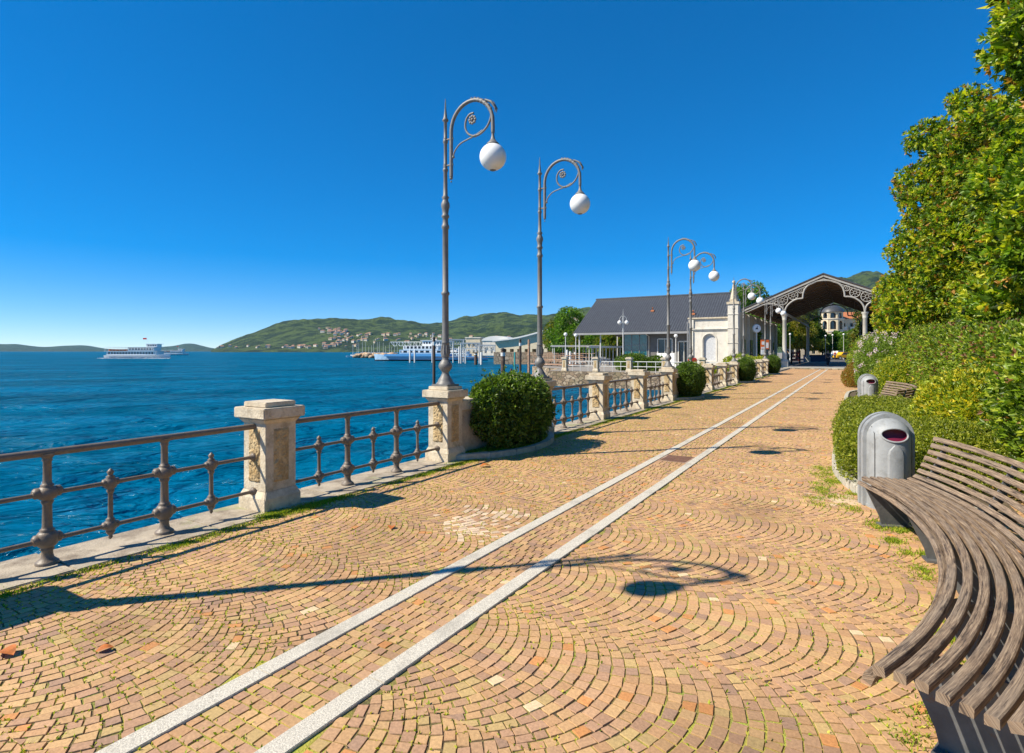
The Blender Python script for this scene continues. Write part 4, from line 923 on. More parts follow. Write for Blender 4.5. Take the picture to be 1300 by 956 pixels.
patch(-15.4, .42); patch(-20.3, .55)
mb = MB()   # walls
mb.wall(rect(-20.0, -11.0, .1, 3.78), [rect(-18.9, -17.3, .9, 3.2), rect(-16.6, -15.4, .12, 2.9)], 63.3, 63.6)
mb.box(-20.0, -19.7, 63.6, 75, .1, 3.78); mb.box(-22.9, -11.2, 75, 75.3, .1, 3.78); mb.box(-11.5, -11.2, 63.6, 75, .1, 6.2)
mb.build('wall', mat('station_wall', (.15, .14, .13), .8, scale=1.5, noise=.2), st, fix=False)
mb = MB()
mb.add([(-11.35, 62.4, 3.9), (-11.35, 75.8, 3.9), (-11.35, 69.1, 8.25)], [(0, 1, 2)]); mb.build('gable', M['plaster2'], st, fix=False)
mb = MB(); mb.box(-18.85, -17.35, 63.42, 63.46, .95, 3.15); mb.build('window', M['win'], st)
mb = MB(); mb.box(-16.6, -15.4, 63.5, 63.56, .12, 2.9); mb.build('door', M['win'], st)
mb = MB(); mb.box(-19.0, -17.0, 63.2, 63.29, .12, 1.6); mb.build('lower_panel', M['white'], st)
mb = MB(); mb.box(-22.8, -20.06, 63.25, 63.3, .15, 3.75); mb.box(-22.8, -22.75, 63.35, 74.8, .15, 3.75); gl = mb.build('glass_corner', M['glass'], st)
mb = MB()
for k in range(4): mb.box(-22.86+.92*k-.03, -22.86+.92*k+.03, 63.18, 63.32, .12, 3.78)
for z in (.14, 1.3, 2.5, 3.72): mb.box(-22.8, -20.05, 63.19, 63.24, z-.025, z+.025)
mb.build('glazing_bars', M['greywall'], gl)
for x, y in ((-28.2, 62.6), (-25.5, 62.6), (-28.2, 75.4), (-25.5, 75.4)):
    mb = MB(); mb.tube([(x, y, .1), (x, y, 3.85)], .08, 10); mb.build('column', M['whitemetal'], st, fix=False)
# white pavilion with blind arch and pilaster
pv = empty('white_pavilion', (0, 0, 0), 0, 'white plastered pavilion with a blind arch and pinnacled pilaster', 'building')
mb = MB(); mb.wall(rect(-14.85, -11.0, .1, 5.15), [arch(-12.8, .8, 1.25, 3.55)], 61, 61.35); mb.box(-14.85, -11.0, 61.355, 64.5, .1, 5.15)
mb.build('wall', M['plaster'], pv, fix=False)
mb = MB(); mb.wall(arch(-12.8, .8, 1.24, 3.54), [], 61.22, 61.33); mb.build('blind_arch', mat('niche_grey', (.52, .52, .52), .8), pv)
mb = MB(); n = 16
mb.tube([(-12.8-.72, 60.99, .8), (-12.8-.72, 60.99, 2.95)]+[(-12.8-.72*math.cos(a), 60.99, 2.93+.72*math.sin(a)) for a in np.linspace(.1, math.pi-.1, n)]+[(-12.8+.72, 60.99, 2.95), (-12.8+.72, 60.99, .8)], .05, 6); mb.build('arch_moulding', M['plaster'], pv, fix=False)
mb = MB(); mb.box(-14.98, -10.95, 60.82, 64.6, 4.05, 4.16); mb.box(-14.93, -10.97, 60.9, 64.55, 3.93, 4.045); mb.build('cornice', M['plaster'], pv, bevel=.02)
mb = MB(); mb.box(-15.0, -10.9, 60.8, 64.7, 5.16, 5.32); mb.build('parapet_coping', M['stone'], pv, bevel=.02)
mb = MB(); mb.box(-14.92, -14.45, 60.86, 61.0, .1, 3.92); mb.box(-14.9, -14.4, 60.86, 60.99, 4.2, 5.1); mb.build('corner_pilaster', M['plaster'], pv)
mb = MB(); mb.box(-10.95, -9.95, 60.6, 61.7, .1, 6.55)
for z in (1.2, 2.6, 4.1, 5.5): mb.box(-11.0, -9.9, 60.55, 61.75, z, z+.1)
mb.build('tall_pilaster', M['plaster'], pv, bevel=.015)
mb = MB(); mb.box(-11.05, -9.85, 60.5, 61.8, 6.56, 6.8); mb.box(-10.8, -10.1, 60.8, 61.5, 6.81, 7.1)
mb.lathe([(.36, 7.1), (.34, 7.3), (.22, 7.9), (.12, 8.5), (.08, 8.75)], (-10.45, 61.15, 0), 4); mb.sphere((-10.45, 61.15, 8.85), .16, 10, 8); mb.build('pinnacle', M['stone'], pv, fix=False)
mb = MB(); mb.tube([(-14.98, 60.72, .1), (-14.98, 60.72, 4.9)], .05, 8); mb.build('downpipe', M['greywall'], pv, fix=False)
mb = MB(); mb.tube([(-19.9, 63.2, .1), (-19.9, 63.2, 3.5), (-19.9, 62.0, 3.75)], .05, 8); mb.build('downpipe', M['whitemetal'], st, fix=False)
for x0, x1, z0, z1 in ((-18.9, -17.3, .9, 3.2), (-16.6, -15.4, .12, 2.9)):
    mb = MB()
    for a, b, c_, d_ in ((x0-.06, x0+.04, z0, z1), (x1-.04, x1+.06, z0, z1), (x0+.045, x1-.045, z1-.08, z1+.05), ((x0+x1)/2-.03, (x0+x1)/2+.03, z0, z1-.085)): mb.box(a, b, 63.24, 63.4, c_, d_)
    mb.build('frame', M['whitemetal'], st, fix=False)
# side hall under the canopy edge
sh = empty('station_side_hall', (0, 0, 0), 0, 'cream side wall of the station in the shade left of the canopy', 'building')
mb = MB(); mb.box(-10.9, -10.3, 61.8, 98, .1, 6.0); mb.build('wall', M['plaster2'], sh)
for k in range(6):
    mb = MB(); mb.box(-10.28, -10.16, 65+5.2*k, 66.6+5.2*k, .15, 3.1); mb.build('door', M['win'], sh)
    mb = MB(); mb.box(-10.29, -10.02, 68.2+5.2*k, 68.6+5.2*k, .15, 5.9); mb.build('pilaster', M['plaster'], sh)
# clock, sign, red bin
p = at(960.5, 58)
ck = empty('wall_clock', (p.x, p.y, zat(417, 58)), TH, 'round white clock on a bracket between the pilaster and the canopy', 'clock')
mb = MB(); mb.lathe([(.40, -.1), (.43, -.06), (.43, .06), (.40, .1)], n=24, M=Matrix.Rotation(math.pi/2, 3, 'X')); mb.build('case', M['whitemetal'], ck, fix=False)
mb = MB(); mb.lathe([(.37, .102), (.36, .108)], n=24, M=Matrix.Rotation(math.pi/2, 3, 'X')); mb.build('face', M['white'], ck, fix=False)
mb = MB(); mb.lathe([(.09, .11), (.09, .125)], n=12, M=Matrix.Rotation(math.pi/2, 3, 'X')); mb.bar((0, -.118, 0), (.02, -.118, .24), .04, .01, up=(0, 1, 0)); mb.bar((0, -.118, 0), (-.16, -.118, -.05), .05, .01, up=(0, 1, 0)); mb.build('hands', M['dark'], ck, fix=False)
mb = MB(); mb.tube([(0, 0, -.4), (0, 0, .1-zat(417, 58))], .06, 8); mb.build('post', M['whitemetal'], ck, fix=False)
p = at(971, 52)
sg = empty('sign_board', (p.x, p.y, .1), TH, 'orange and white sign board on a post below the seventh lamp', 'sign')
mb = MB(); mb.box(-.38, .38, -.03, .03, 1.9, 2.75); mb.build('panel', M['orange'], sg, bevel=.01)
mb = MB(); mb.box(-.30, .02, -.036, -.031, 2.3, 2.6); mb.box(.1, .32, -.036, -.031, 2.0, 2.5); mb.box(-.36, -.05, -.037, -.031, 1.93, 2.1); mb.build('notice', M['white'], sg)
mb = MB(); mb.box(-.36, .1, -.03, .03, 1.4, 1.87); mb.build('lower_panel', M['white'], sg, bevel=.01)
mb = MB(); mb.tube([(0, .05, 0), (0, .05, 2.7)], .035, 8); mb.build('post', M['lampiron'], sg, fix=False)
p = at(879, 40); rb = empty('red_box', (p.x, p.y, .1 if p.y > 44.2 else .0), TH, 'red rounded box behind the balustrade near the white pavilion', 'box')
p = at(879, 50); rb.location = (p.x, p.y, .1)
mb = MB(); mb.box(-.36, .36, -.22, .22, .35, 1.12); mb.build('body', M['red'], rb, bevel=.08)
mb = MB(); mb.box(-.05, .05, -.05, .05, 0, .36); mb.build('post', M['dark'], rb)
# kiosk-like display rack and objects under the canopy
p = at(1010, 76); rk = empty('display_rack', (p.x, p.y, .165), TH, 'reddish display rack standing under the canopy by the left column', 'rack')
mb = MB()
for x in (-.55, .55): mb.box(x-.03, x+.03, -.2, .2, 0, 1.75)
for z in (.3, .75, 1.2, 1.65): mb.box(-.55, .55, -.2, .2, z, z+.04)
mb.build('frame', M['dark'], rk)
mb = MB()
for z in (.36, .81, 1.26):
    for k in range(5): mb.box(-.48+.2*k, -.32+.2*k, -.15, -.11, z, z+.3)
mb.build('cards', M['cloth_red'], rk)
p = at(1037, 90); kb = empty('dark_counter', (p.x, p.y, .165), TH, 'dark counter with blue front in the shade at the far end of the canopy', 'counter')
mb = MB(); mb.box(-2.0, 2.0, -.3, .3, .0, 1.0); mb.build('body', mat('counter_blue', (.02, .04, .11), .6), kb, bevel=.03)
mb = MB(); mb.box(-2.1, 2.1, -.4, .4, 1.003, 1.08); mb.build('top', M['dark'], kb)
# people -----------------------------------------------------------
def skin_mesh(name, verts, edges, radii, m, parent, sub=1):
    me = bpy.data.meshes.new(name); me.from_pydata(verts, edges, []); o = link(name, me, m, parent)
    s = o.modifiers.new('skin', 'SKIN'); s.use_smooth_shade = True; sv = me.skin_vertices[0].data
    for i, r in enumerate(radii): sv[i].radius = (r, r) if not isinstance(r, tuple) else r; sv[i].use_root = (i == 0)
    u = o.modifiers.new('sub', 'SUBSURF'); u.levels = sub; u.render_levels = sub; return o
def person(px, d, z, rz, top, trous, lab, stride=.12):
    p = at(px, d, z); root = empty('person', p, rz, lab, 'person')
    V = [(0, 0, .93), (0, 0, 1.12), (0, 0, 1.36), (0, 0, 1.48), (0, -.01, 1.56), (0, -.015, 1.66), (0, -.01, 1.74),
         (-.17, 0, 1.40), (-.23, .02, 1.14), (-.24, -.06, .90), (-.24, -.08, .80), (.17, 0, 1.40), (.23, .02, 1.14), (.24, -.06, .90), (.24, -.08, .80),
         (-.09, 0, .86), (-.10, -stride*.6, .48), (-.10, -stride, .08), (-.10, -stride-.14, .03), (.09, 0, .86), (.10, stride*.3, .48), (.10, stride, .09), (.10, stride-.13, .03)]
    E = [(0,1),(1,2),(2,3),(3,4),(4,5),(5,6),(2,7),(7,8),(8,9),(9,10),(2,11),(11,12),(12,13),(13,14),(0,15),(15,16),(16,17),(17,18),(0,19),(19,20),(20,21),(21,22)]
    Rd = [.13, .12, .13, .055, .08, .09, .06, .055, .042, .032, .035, .055, .042, .032, .035, .085, .058, .04, .035, .085, .058, .04, .035]
    skin_mesh('body', V, E, Rd, M['skin'], root)
    skin_mesh('shirt', [V[0], V[1], V[2], V[7], V[8], V[11], V[12]], [(0,1),(1,2),(2,3),(3,4),(2,5),(5,6)], [.16, .15, .16, .075, .06, .075, .06], top, root)
    skin_mesh('trousers', [V[0], V[15], V[16], V[17], V[19], V[20], V[21]], [(0,1),(1,2),(2,3),(0,4),(4,5),(5,6)], [.15, .105, .078, .06, .105, .078, .06], trous, root)
    mb = MB(); mb.sphere((0, .015, 1.70), .105, 12, 8, (1, 1.05, 1)); mb.build('hair', M['hair'], root, fix=False)
person(1051, 63, .165, R_(20), M['cloth_dark'], M['cloth_dark'], 'person in dark clothes walking under the middle of the canopy')
person(1000.5, 72, .165, R_(-50), M['cloth_white'], M['cloth_teal'], 'person in a white top next to the left canopy column')
person(1014.5, 92, .165, R_(90), M['cloth_red'], M['cloth_dark'], 'person in red in the deep shade behind the display rack')
person(1060, 112, .115, R_(0), M['cloth_red'], M['cloth_dark'], 'small distant person in red beyond the canopy near the white car')
# parked cars beyond
def car(px, d, rz, paint, lab, h=1.5):
    p = at(px, d, .115); root = empty('parked_car', p, rz, lab, 'car', 'cars beyond the canopy')
    prof = [(-2.1, .35), (-2.12, .75), (-1.9, .92), (-1.2, .98), (-.65, h), (.9, h+.02), (1.65, .98), (2.05, .9), (2.12, .4)]
    mb = MB(); W = .85
    mb.wall(prof, [], -W, W); mb.build('body', paint, root, bevel=.08)
    mb = MB(); mb.wall([(-1.05, 1.0), (-.6, h-.06), (.1, h-.05), (.1, 1.0)], [], -W-.004, W+.004); mb.wall([(.2, 1.0), (.2, h-.05), (.85, h-.06), (1.4, 1.0)], [], -W-.004, W+.004); mb.build('window', M['win'], root)
    for x in (-1.35, 1.3):
        for y in (-.78, .78):
            mb = MB(); mb.lathe([(.33, -.1), (.34, .1)], (x, y, .33), 18, M=Matrix.Rotation(math.pi/2, 3, 'X')); w = mb.build('wheel', M['dark'], root, fix=False)
            mb = MB(); mb.lathe([(.19, -.115), (.2, .115)], (x, y, .33), 12, M=Matrix.Rotation(math.pi/2, 3, 'X')); mb.build('rim', M['whitemetal'], w, fix=False)
car(1063, 122, TH+.3, M['white'], 'white parked car seen through the canopy', 1.75)
car(1071, 116, TH+.1, M['yellow'], 'orange-yellow parked car right of the white one')
# hotel beyond the canopy -----------------------------------------
DH = 165; hp = at(1056, DH); ht = empty('hotel', (hp.x, hp.y, .1), TH*1.0+R_(18)*0, 'cream hotel with round arcaded tower and slate dome beyond the canopy', 'building')
K = DH/FPX
mb = MB()   # tower: octagonal arcades
def octwall(mb, r, z0, z1, hz0, hz1, hw):
    for k in range(8):
        a = math.pi/8+k*math.pi/4; ap = r*math.cos(math.pi/8); w = 2*r*math.sin(math.pi/8)
        t = MB(); t.wall(rect(-w/2, w/2, z0, z1), [arch(0, hz0, hw, hz1, 8)] if hw else [], -.15, .15)
        Mx = Matrix.Rotation(a, 4, 'Z') @ Matrix.Translation((0, -ap, 0)); mb.add([Mx @ Vector(v) for v in t.v], t.f)
octwall(mb, 3.0, 0, 3.6, .3, 3.0, 1.5); octwall(mb, 3.0, 3.9, 7.2, 4.4, 6.9, 1.5); octwall(mb, 3.0, 7.5, 10.8, 8.0, 10.5, 1.5); octwall(mb, 2.8, 11.1, 13.0, 11.2, 12.8, 1.4)
mb.build('tower', M['plaster2'], ht, fix=False)
mb = MB()
for z in (3.61, 7.21, 10.81): mb.lathe([(3.25, z), (3.35, z+.1), (3.35, z+.27)], n=8)
mb.build('tower_cornice', M['plaster'], ht, fix=False)
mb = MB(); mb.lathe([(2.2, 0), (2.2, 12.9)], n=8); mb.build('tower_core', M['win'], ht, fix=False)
mb = MB(); mb.lathe([(3.3, 13.02), (3.2, 13.3), (2.7, 14.1), (1.7, 14.8), (.6, 15.2), (.1, 15.6)], n=16); mb.build('dome', M['slate'], ht, fix=False)
mb = MB(); holes = []
for i in range(5):
    for z in (1.0, 4.5, 8.0):
        holes.append(rect(3.5+2.3*i, 4.5+2.3*i, z, z+1.9))
mb.wall(rect(2.4, 15.5, 0, 11.2), holes, 1.0, 1.4)
hl = [rect(-9.6+2.2*i, -8.5+2.2*i, z, z+1.9) for i in range(3) for z in (1.0, 4.5, 7.6)]
mb.wall(rect(-10.2, -2.4, 0, 10.0), hl, 1.0, 1.4); mb.build('wall', M['plaster2'], ht, fix=False)
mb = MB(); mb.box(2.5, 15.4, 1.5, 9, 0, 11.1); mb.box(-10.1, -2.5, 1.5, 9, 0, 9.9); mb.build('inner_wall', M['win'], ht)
mb = MB(); mb.add([(2.2, .6, 11.25), (15.8, .6, 11.25), (15.8, 9.5, 11.25), (2.2, 9.5, 11.25), (4, 5, 13.4), (13.5, 5, 13.4)], [(0,1,5,4),(1,2,5),(2,3,4,5),(3,0,4),(3,2,1,0)]); mb.build('roof', M['terracotta'], ht)
mb = MB(); mb.add([(-10.5, .6, 10.05), (-2.2, .6, 10.05), (-2.2, 9.5, 10.05), (-10.5, 9.5, 10.05), (-8.5, 5, 12.4), (-3.5, 5, 12.4)], [(0,1,5,4),(1,2,5),(2,3,4,5),(3,0,4),(3,2,1,0)]); mb.build('roof', M['slate'], ht)
for i in range(5):
    for z in (4.4, 7.9):
        mb = MB(); mb.box(3.3+2.3*i, 4.7+2.3*i, .4, 1.0, z, z+.12); mb.box(3.3+2.3*i, 4.7+2.3*i, .4, .46, z+.12, z+.95); mb.build('balcony', M['plaster'], ht)
# trees beyond -----------------------------------------------------
TREEC = [(.06, .10, .015), (.10, .155, .02), (.16, .21, .025), (.035, .06, .01)]
def tree(px, d, h, r, lab, cols=TREEC, w=(3, 4, 3, 1.5), n=9000, L=.35, zl=.25, seed=1, name='leafy_tree', group=None, z=.1):
    root = empty(name, at(px, d, z), 0, lab, 'tree', group)
    e = lobes(h, r, 12, seed, h*zl, .45); trunk('trunk', (0, 0, 0), (0, 0, h*.8), .03*h, root, [Vector(c) for c, q in e[2:8]])
    foliage('crown', e, n, L, L*.5, cols, w, root, 3, amp=.2, s=.8, seed=seed, spread=1.1, depth=.35, zmin=h*zl*.8)
    return root
G2 = 'trees seen through the canopy'
YEL = [(.20, .20, .02), (.30, .26, .03), (.12, .15, .02)]
tree(1012, 118, 9.5, 4.2, 'yellowish tree seen between the left columns of the canopy', YEL, (3, 3, 2), seed=2, group=G2)
tree(1024, 128, 12, 4.5, 'dark tree behind the yellowish one, left of the hotel', seed=3, group=G2)
tree(998, 122, 11, 5, 'dark green tree half hidden by the left canopy column', seed=4, group=G2)
SM = [(.10, .19, .02), (.15, .26, .025), (.07, .13, .015)]
for i, (px, d, h) in enumerate(((1044, 128, 6.2), (1053, 132, 5.6), (1062, 130, 6.4), (1073, 126, 6.0), (1082, 122, 6.6), (1090, 118, 6.6))):
    tree(px, d, h, 1.9, '%s of the small bright green round trees in front of the hotel, from the left' % ORD[i], SM, (3, 3, 1), 5000, .3, .28, 20+i, 'round_tree', 'small round trees in front of the hotel')
tree(1112, 92, 9.5, 4.5, 'green tree with orange-tinged leaves right of the canopy', [(.10, .15, .02), (.18, .2, .02), (.30, .18, .03)], (3, 3, 1.5), 9000, .3, .15, 31, group=G2)
tree(1104, 110, 8, 4.5, 'mid green tree behind the right canopy column', seed=33, group=G2)
tree(1128, 84, 10, 4.5, 'bushy tree behind the flowering shrub on the right', seed=35, group=G2)
G3 = 'trees behind the station'
for i, (px, d, h, r, lab) in enumerate(((712, 128, 9.5, 5.5, 'leftmost tree of the group by the station roof corner'), (724, 118, 11, 6, 'tall yellow-green tree touching the station roof corner'), (742, 108, 6.6, 4, 'tree seen beneath the overhanging left roof of the station'), (761, 104, 5.4, 4, 'low bright tree under the station roof between the porch columns'), (776, 100, 5.0, 3.6, 'rightmost low tree seen under the station roof'))):
    tree(px, d, h, r, lab, SM if i % 2 else YEL+[(.08, .14, .02)], (3, 3, 2) if i % 2 else (2, 1.2, 3, 3), 10000, .36, .18, 40+i, group=G3)
for i, (px, d, h, r, lab) in enumerate(((940, 118, 15.5, 5, 'tree top rising behind the pinnacle'), (958, 125, 17, 5, 'green tree top above the left slope of the canopy'), (975, 112, 12, 5, 'tree behind the side hall of the station'))):
    tree(px, d, h, r, lab, SM, (3, 3, 1), 9000, .36, .3, 60+i, group=G3)
tree(952, 70.5, 5.2, 1.6, 'small tree between the clock and the canopy column', SM, (3, 3, 1), 4000, .22, .2, 70)
# shrubs on the quay side behind balustrade
shrub('quay_shrub', [((-16.6, 48.2, .75), (1.6, .8, .8)), ((-14.6, 48.4, .65), (1.0, .7, .7))], 9000, .12, .06, BUSH, [2, 3, 3, 1], 'green shrub on the quay behind its low balustrade', 'shrub', rosette=3, zmin=.1)
shrub('ivy_patch', [((-8.6, 44.5, .25), (1.2, .5, .45)), ((-10.8, 44.4, .2), (1.0, .4, .35))], 7000, .09, .05, MIDC, [3, 3, 2, 1, 1], 'yellow-green creeper hanging over the quay edge', 'shrub', rosette=3, zmin=-.3)
shrub('pavilion_shrub', [((-8.7, 54, .7), (1.5, 2.2, .8)), ((-7.6, 57, .6), (1.2, 2.0, .7))], 12000, .10, .05, MIDC, [2, 3, 3, 1, .5], 'yellow-green shrubs between the balustrade and the white pavilion', 'shrub', rosette=3, zmin=.1)
# quay balustrade --------------------------------------------------
qx = [-21.5, -18.6, -15.7, -12.8, -9.9, -7.2]
for i, x in enumerate(qx):
    o = copy_tree(pil0); o.location = (x, 44.7, .1); o.rotation_euler.z = 0
    tag(o, 'small pale pillar of the quay balustrade across the inlet, %s from the left' % ORD[i], 'pillar', 'pillars of the quay balustrade')
for i in range(len(qx)-1):
    rt = empty('quay_railing', (qx[i], 44.7, .1), 0, 'thin white rail between the %s and %s quay pillars from the left' % (ORD[i], ORD[i+1]), 'railing', 'white rails on the quay')
    L = qx[i+1]-qx[i]
    for z in (.45, .85):
        mb = MB(); mb.tube([(.2, 0, z), (L-.2, 0, z)], .03, 8); mb.build('rail', M['whitemetal'], rt, fix=False)
    for k in (1, 2, 3):
        mb = MB(); mb.tube([(L*k/4, 0, .005), (L*k/4, 0, .88)], .025, 6); mb.build('post', M['whitemetal'], rt, fix=False)
# double globe lamp and single lamps on the quay
def small_lamp(px, d, h, arms, lab):
    root = empty('quay_lamp', at(px, d, .1), TH, lab, 'street lamp', 'small globe lamps on the quay')
    mb = MB(); mb.lathe([(.12, 0), (.1, .3), (.05, .5), (.04, h)], n=10)
    if arms == 2: mb.tube([(-.35, 0, h-.35), (-.33, 0, h-.1), (-.15, 0, h+.12), (0, 0, h)], .02, 6); mb.tube([(.35, 0, h-.35), (.33, 0, h-.1), (.15, 0, h+.12), (0, 0, h)], .02, 6); mb.tube([(0, 0, h), (0, 0, h+.8)], [.03, .008], 6)
    mb.build('pole', M['whitemetal'], root, fix=False)
    for x in ((-.35, .35) if arms == 2 else (0,)):
        mb = MB(); mb.sphere((x, 0, h-(.52 if arms == 2 else -.15)), .2, 16, 10); mb.build('globe', M['globe'], root, fix=False)
small_lamp(791, 56, zat(404, 56), 2, 'double-globe lamp in front of the station glass corner')
small_lamp(718, 62, 3.4, 1, 'single white globe lamp on the quay, left one of the pair')
small_lamp(731, 66, 3.4, 1, 'single white globe lamp on the quay, right one of the pair')
small_lamp(858, 61, 3.2, 1, 'small globe lamp against the grey station wall')
small_lamp(1003, 108, zat(426, 108), 1, 'distant globe lamp just right of the left canopy column')
for i, px in enumerate((1048, 1057, 1071)): small_lamp(px, 118, zat(428-i, 118), 1, 'distant globe lamp among the small trees, %s from the left' % ORD[i])
# platform shelters on the landing stage
def shelter(px0, px1, d, z, lab, depth=4):
    a = at(px0, d); b = at(px1, d); root = empty('landing_shelter', (a.x, a.y, .1), math.atan2(b.y-a.y, b.x-a.x), lab, 'shelter', 'flat shelters on the landing stage'); L = (b-a).length
    mb = MB(); mb.box(-.3, L+.3, 0, depth, z-.1, z+.06); mb.build('roof', M['greywall'], root, bevel=.02)
    mb = MB(); mb.box(-.34, L+.34, -.05, -.01, z-.16, z+.08); mb.build('fascia', M['whitemetal'], root)
    for k in range(5):
        for y in (.3, depth-.3): mb = MB(); mb.tube([(L*k/4, y, 0), (L*k/4, y, z-.1)], .06, 8); mb.build('post', M['whitemetal'], root, fix=False)
shelter(704, 758, 78, zat(439, 78)-.1, 'long flat grey shelter on the landing stage left of the station')
shelter(752, 788, 68, zat(440, 68)-.1, 'shorter shelter nearest to the station glass corner', 3)
# gangway and jetty --------------------------------------------------
def jetty(pa, da, pb, db, lab, z=.0, w=1.6, rails=True):
    a = at(pa, da); b = at(pb, db); root = empty('jetty', (a.x, a.y, 0), math.atan2(b.y-a.y, b.x-a.x), lab, 'jetty', 'wooden jetties and gangways'); L = (b-a).length
    mb = MB(); mb.box(0, L, -w/2, w/2, z-.12, z); mb.build('deck', M['rustpost'], root)
    n = max(2, int(L/3))
    for k in range(n+1):
        for s in (-1, 1):
            mb = MB(); mb.tube([(L*k/n, s*w*.42, -2.2), (L*k/n, s*w*.42, z-.12)], .09, 8); mb.build('pile', M['woodpost'], root, fix=False)
    if rails:
        for s in (-1, 1):
            mb = MB()
            for zz in (.5, 1.0): mb.tube([(0, s*w*.46, z+zz), (L, s*w*.46, z+zz)], .035, 6)
            for k in range(int(L/1.5)+1): mb.tube([(k*1.5, s*w*.46, z), (k*1.5, s*w*.46, z+1.0)], .03, 6)
            mb.build('handrail', M['rustpost'], root, fix=False)
jetty(676, 70, 735, 62, 'rusty railed jetty in front of the landing shelters', .35)
jetty(683, 84, 750, 74, 'second railed gangway behind the rusty jetty', .5)
jetty(643, 50, 690, 47.5, 'short low plank jetty among the mooring posts', -.2, 1.0, False)
POSTS = [(551, 38, 430, .10, 'woodpost', 'dark banded mooring post beside the nearest lamp post'), (638.5, 40, 444, .155, 'woodpost', 'thick dark mooring post behind the large bush'), (653.5, 44, 447, .07, 'teal', 'thin teal mooring pole between two dark posts'), (660.5, 45, 432, .10, 'woodpost', 'tall brown mooring post right of the teal pole'), (671.5, 58, 431, .13, 'rustpost', 'weathered pinkish mooring post left of the second lamp'), (649, 43, 468, .09, 'woodpost', 'short dark pile at the end of the plank jetty'), (720, 66, 444, .12, 'whitemetal', 'white mooring pile in front of the landing shelter, left one'), (724, 65, 446, .13, 'whitemetal', 'white mooring pile in front of the landing shelter, right one'), (730, 67, 445, .13, 'woodpost', 'dark pile leaning beside the white mooring piles'),
         (520.5, 150, 444, .22, 'whitemetal', 'left white pile in front of the blue ferry'), (526.5, 150, 444, .22, 'whitemetal', 'right white pile in front of the blue ferry'), (569, 140, 441, .2, 'whitemetal', 'white pile just right of the nearest lamp post'), (583, 142, 440, .2, 'whitemetal', 'white pile in the middle of the harbour berths'), (591, 140, 443, .2, 'whitemetal', 'white pile before the second docked ferry'), (611, 128, 447, .25, 'whitemetal', 'white pile at the stern of the second docked ferry'), (604, 126, 448, .35, 'woodpost', 'dark squat pile cluster left of the harbour wall')]
for px, d, py, r, m, lab in POSTS:
    z1 = zat(py, d); root = empty('mooring_post', at(px, d, WZ), 0, lab, 'post', 'mooring posts in the harbour')
    mb = MB(); mb.lathe([(r, -1), (r*.96, z1-WZ-.1), (r*.7, z1-WZ)], n=12); mb.build('pile', M[m], root, fix=False)
    if m == 'woodpost' and py < 450:
        mb = MB(); mb.lathe([(r*1.06, z1-WZ-.45), (r*1.06, z1-WZ-.2)], n=12); mb.build('band', M['whitemetal'], root, fix=False)
        mb = MB(); mb.lathe([(r*1.15, z1-WZ), (r*1.15, z1-WZ+.05), (r*.3, z1-WZ+.12)], n=12); mb.build('cap', M['dark'], root, fix=False)
# ================================================================== BOATS
def hullmesh(L, B, h0, h1, sheer=.5, n=16, bowp=1.6):
    mb = MB(); vs = []; rows = []
    for i in range(n+1):
        t = i/n; x = (t-.5)*L; b = B/2*(1-max(0, (t-.62)/.38)**bowp)*(1-.25*max(0, (.12-t)/.12)); b = max(b, .03)
        zz = h1+sheer*max(0, (t-.5)*2)**2
        rows.append([(x-.04*L*0, -b*.75, h0), (x+.03*L*max(0, t-.5), -b, zz), (x+.03*L*max(0, t-.5), b, zz), (x, b*.75, h0)])
    for r in rows: vs += r
    fs = []
    for i in range(n):
        for k in range(3): fs.append((i*4+k, i*4+k+1, (i+1)*4+k+1, (i+1)*4+k))
        fs.append((i*4+3, i*4, (i+1)*4, (i+1)*4+3))
    fs += [(0, 1, 2, 3), (n*4+3, n*4+2, n*4+1, n*4)]
    mb.add(vs, fs); return mb
def band_mat(p):
    m = bpy.data.materials.new('window_band'); m.use_nodes = True; t = m.node_tree; b = t.nodes['Principled BSDF']; b.inputs['Roughness'].default_value = .2
    tc = t.nodes.new('ShaderNodeTexCoord'); sp = t.nodes.new('ShaderNodeSeparateXYZ'); t.links.new(tc.outputs['Object'], sp.inputs[0])
    a = t.nodes.new('ShaderNodeMath'); a.operation = 'DIVIDE'; a.inputs[1].default_value = p; t.links.new(sp.outputs[0], a.inputs[0])
    f = t.nodes.new('ShaderNodeMath'); f.operation = 'FRACT'; t.links.new(a.outputs[0], f.inputs[0])
    g = t.nodes.new('ShaderNodeMath'); g.operation = 'GREATER_THAN'; g.inputs[1].default_value = .64; t.links.new(f.outputs[0], g.inputs[0])
    k = t.nodes.new('ShaderNodeMix'); k.data_type = 'RGBA'; k.inputs[6].default_value = (.03, .035, .045, 1); k.inputs[7].default_value = (.78, .78, .76, 1); t.links.new(g.outputs[0], k.inputs[0]); t.links.new(k.outputs[2], b.inputs['Base Color']); return m
